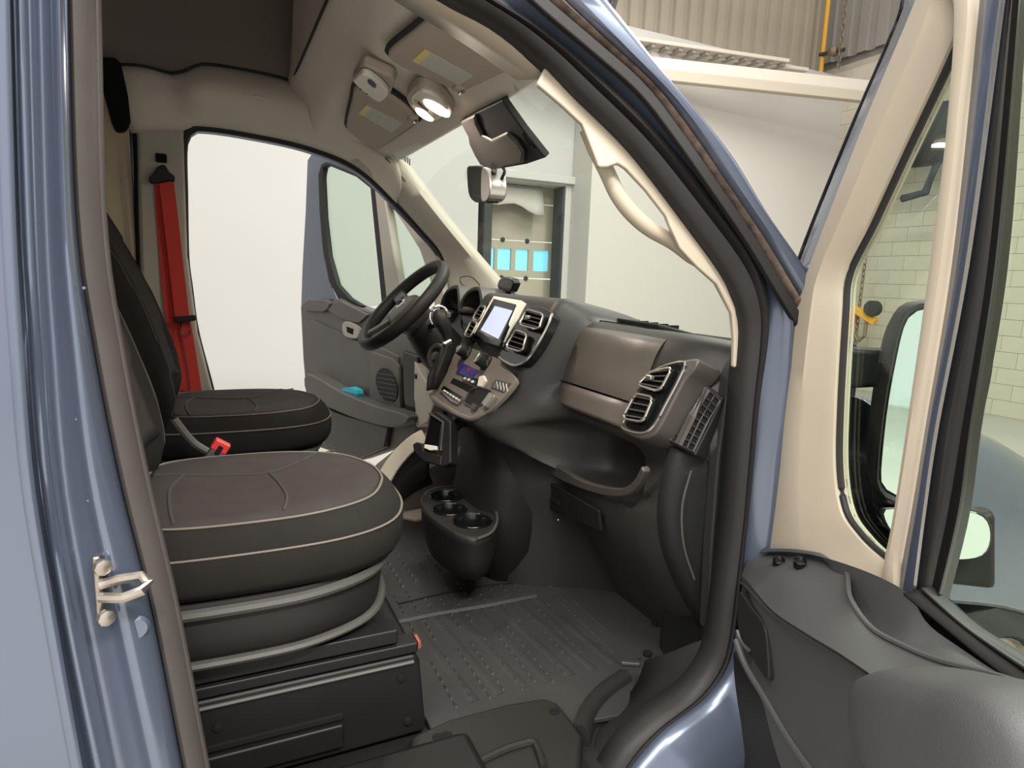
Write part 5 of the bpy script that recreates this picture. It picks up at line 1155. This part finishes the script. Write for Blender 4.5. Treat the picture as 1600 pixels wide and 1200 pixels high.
# screws on the top corner, recessed grip at the hinge end, lower pocket
for px, py in ((1217, 876), (1250, 877)):
    q = pd(px, py, .048); MB().lathe(q, V((-.3, -.2, 1)), [(.011, -.012), (.011, .002), (.009, .003), (.006, -.002), (.002, -.002)], 16).build('screw_cap', m_gloss, pv)
g_ = [(1153, 925), (1160, 930), (1170, 945), (1192, 975), (1198, 1010), (1200, 1062), (1190, 1052), (1168, 1020), (1156, 1000), (1151, 970)]
MB().prism(spline([pd(*q, .096) for q in g_], 40, closed=True), -PNr*.03).build('end_recess', m_black, pv, bevel=.004)
MB().tube(spline([pd(*q, .10) for q in ((1152, 985), (1158, 1003), (1170, 1016))], 10), .004, 8).build('recess_edge', m_grey, pv)
MB().tube(spline([pd(*q, .11) for q in ((1150, 1000), (1165, 1040), (1195, 1090), (1230, 1150), (1268, 1205))], 24), .006, 8).build('panel_crease', m_door, pv)
lw = [(1144, 1010), (1160, 1045), (1192, 1095), (1228, 1155), (1275, 1230), (1260, 1300), (1140, 1300)]
MB().prism([pd(*q, .075) for q in lw], -PNr*.03).build('lower_panel', m_black, pv, bevel=.006)
# rest of the door outside the picture: upper and rear frame, outer skin
pq = lambda s_, z, o=0: PH+PDv*s_+V((0, 0, z))+PNr*o
MB().prism([pq(.18, 1.385, .0), pq(.45, 1.385), pq(.95, 1.375), pq(.95, .45), pq(1.03, .45), pq(1.03, 1.43), pq(.45, 1.46), pq(.2, 1.45)], -PNr*.05).build('rear_frame', m_paint, pv, bevel=.008)
MB().prism([pq(.04, .42, -.055), pq(1.04, .42, -.055), pq(1.04, -.30, -.055), pq(.12, -.30, -.055), pq(.04, -.1, -.055)], -PNr*.02).build('outer_skin', m_paint, pv, bevel=.01)
MB().prism([pq(.40, .46, .02), pq(1.02, .44, .02), pq(1.02, -.28, .02), pq(.40, -.28, .02)], -PNr*.07).build('rear_panel', m_door, pv, bevel=.01)
# --- mirror outside the door
mg = thing('side_mirror', pd(1400, 800, -.25), 'black framed tall side mirror outside the passenger door', 'mirror')
MN = V((-.62, -.78, .0)).normalized(); MO = PH+PDv*.12-PNr*.30+V((0, 0, .75))
def mv(px, py, off=0): return at(px, py, pl=(MO+MN*off, MN))
outm = [(1368, 740), (1378, 640), (1392, 560), (1405, 505), (1420, 480), (1445, 471), (1500, 470), (1540, 476), (1550, 560), (1520, 700), (1490, 790), (1450, 793), (1395, 783), (1374, 768)]
inm = [(1377, 738), (1386, 645), (1400, 565), (1413, 510), (1427, 490), (1450, 482), (1495, 481), (1530, 486), (1538, 560), (1510, 700), (1482, 780), (1450, 782), (1400, 773), (1382, 760)]
lo_ = spline([mv(*q) for q in outm], 60, closed=True); cc = sum(lo_, V())/60
MB().grid([[cc+(q-cc)*s_+MN*h_ for q in lo_] for s_, h_ in ((.5, -.13), (.85, -.11), (1.0, -.05), (1.01, 0), (.99, .008), (.95, .004), (.94, -.006))], cu=True, cap=True).build('housing', m_black, mg, ang=60)
MB().prism(spline([mv(*q, .002) for q in inm], 50, closed=True), -MN*.004).build('mirror_glass', m_mirror, mg, smooth=False)
am = [mv(*q, -.06) for q in ((1300, 545), (1330, 543), (1396, 548), (1396, 605), (1372, 606), (1300, 610))]
MB().prism(am, -MN*.06).build('mount_arm', m_black, mg, bevel=.012, seg=3)
MB().prism([mv(*q, -.04) for q in ((1400, 830), (1420, 810), (1560, 800), (1560, 925), (1470, 915), (1420, 870))], -MN*.05).build('lower_arm', m_black, mg, bevel=.015)
l2 = thing('blind_spot_mirror', mv(1420, 850, .02), 'small convex mirror below the tall side mirror', 'mirror')
o = spline([mv(*q, .0) for q in ((1374, 800), (1385, 792), (1450, 797), (1530, 800), (1552, 830), (1540, 868), (1490, 876), (1430, 866), (1390, 832))], 40, closed=True)
MB().prism(o, -MN*.05).build('housing', m_gloss, l2, bevel=.01)
cc = sum(o, V())/40; MB().prism([cc+(q-cc)*.93+MN*.003 for q in o], -MN*.004).build('mirror_glass', m_mirror, l2, smooth=False)
# wiper outside the glass
wi = thing('wiper', V((1.36, -.35, .76)), 'black windshield wiper arm lying along the base of the glass', 'wiper')
a, b = [at(*q, pl=(WT+WN*.035, WN)) for q in ((985, 522), (1092, 556))]
MB().tube([a, a.lerp(b, .5)+WN*.012, b], [.006, .010, .012], 8).build('arm', m_black, wi)
MB().tube([at(*q, pl=(WT+WN*.03, WN)) for q in ((930, 505), (985, 520), (1040, 534))], .006, 6).build('blade', m_gloss, wi)
q = at(1025, 527, pl=(WT+WN*.04, WN)); MB().box(q, (.03, .05, .015)).build('clip', m_grey, wi, bevel=.004)
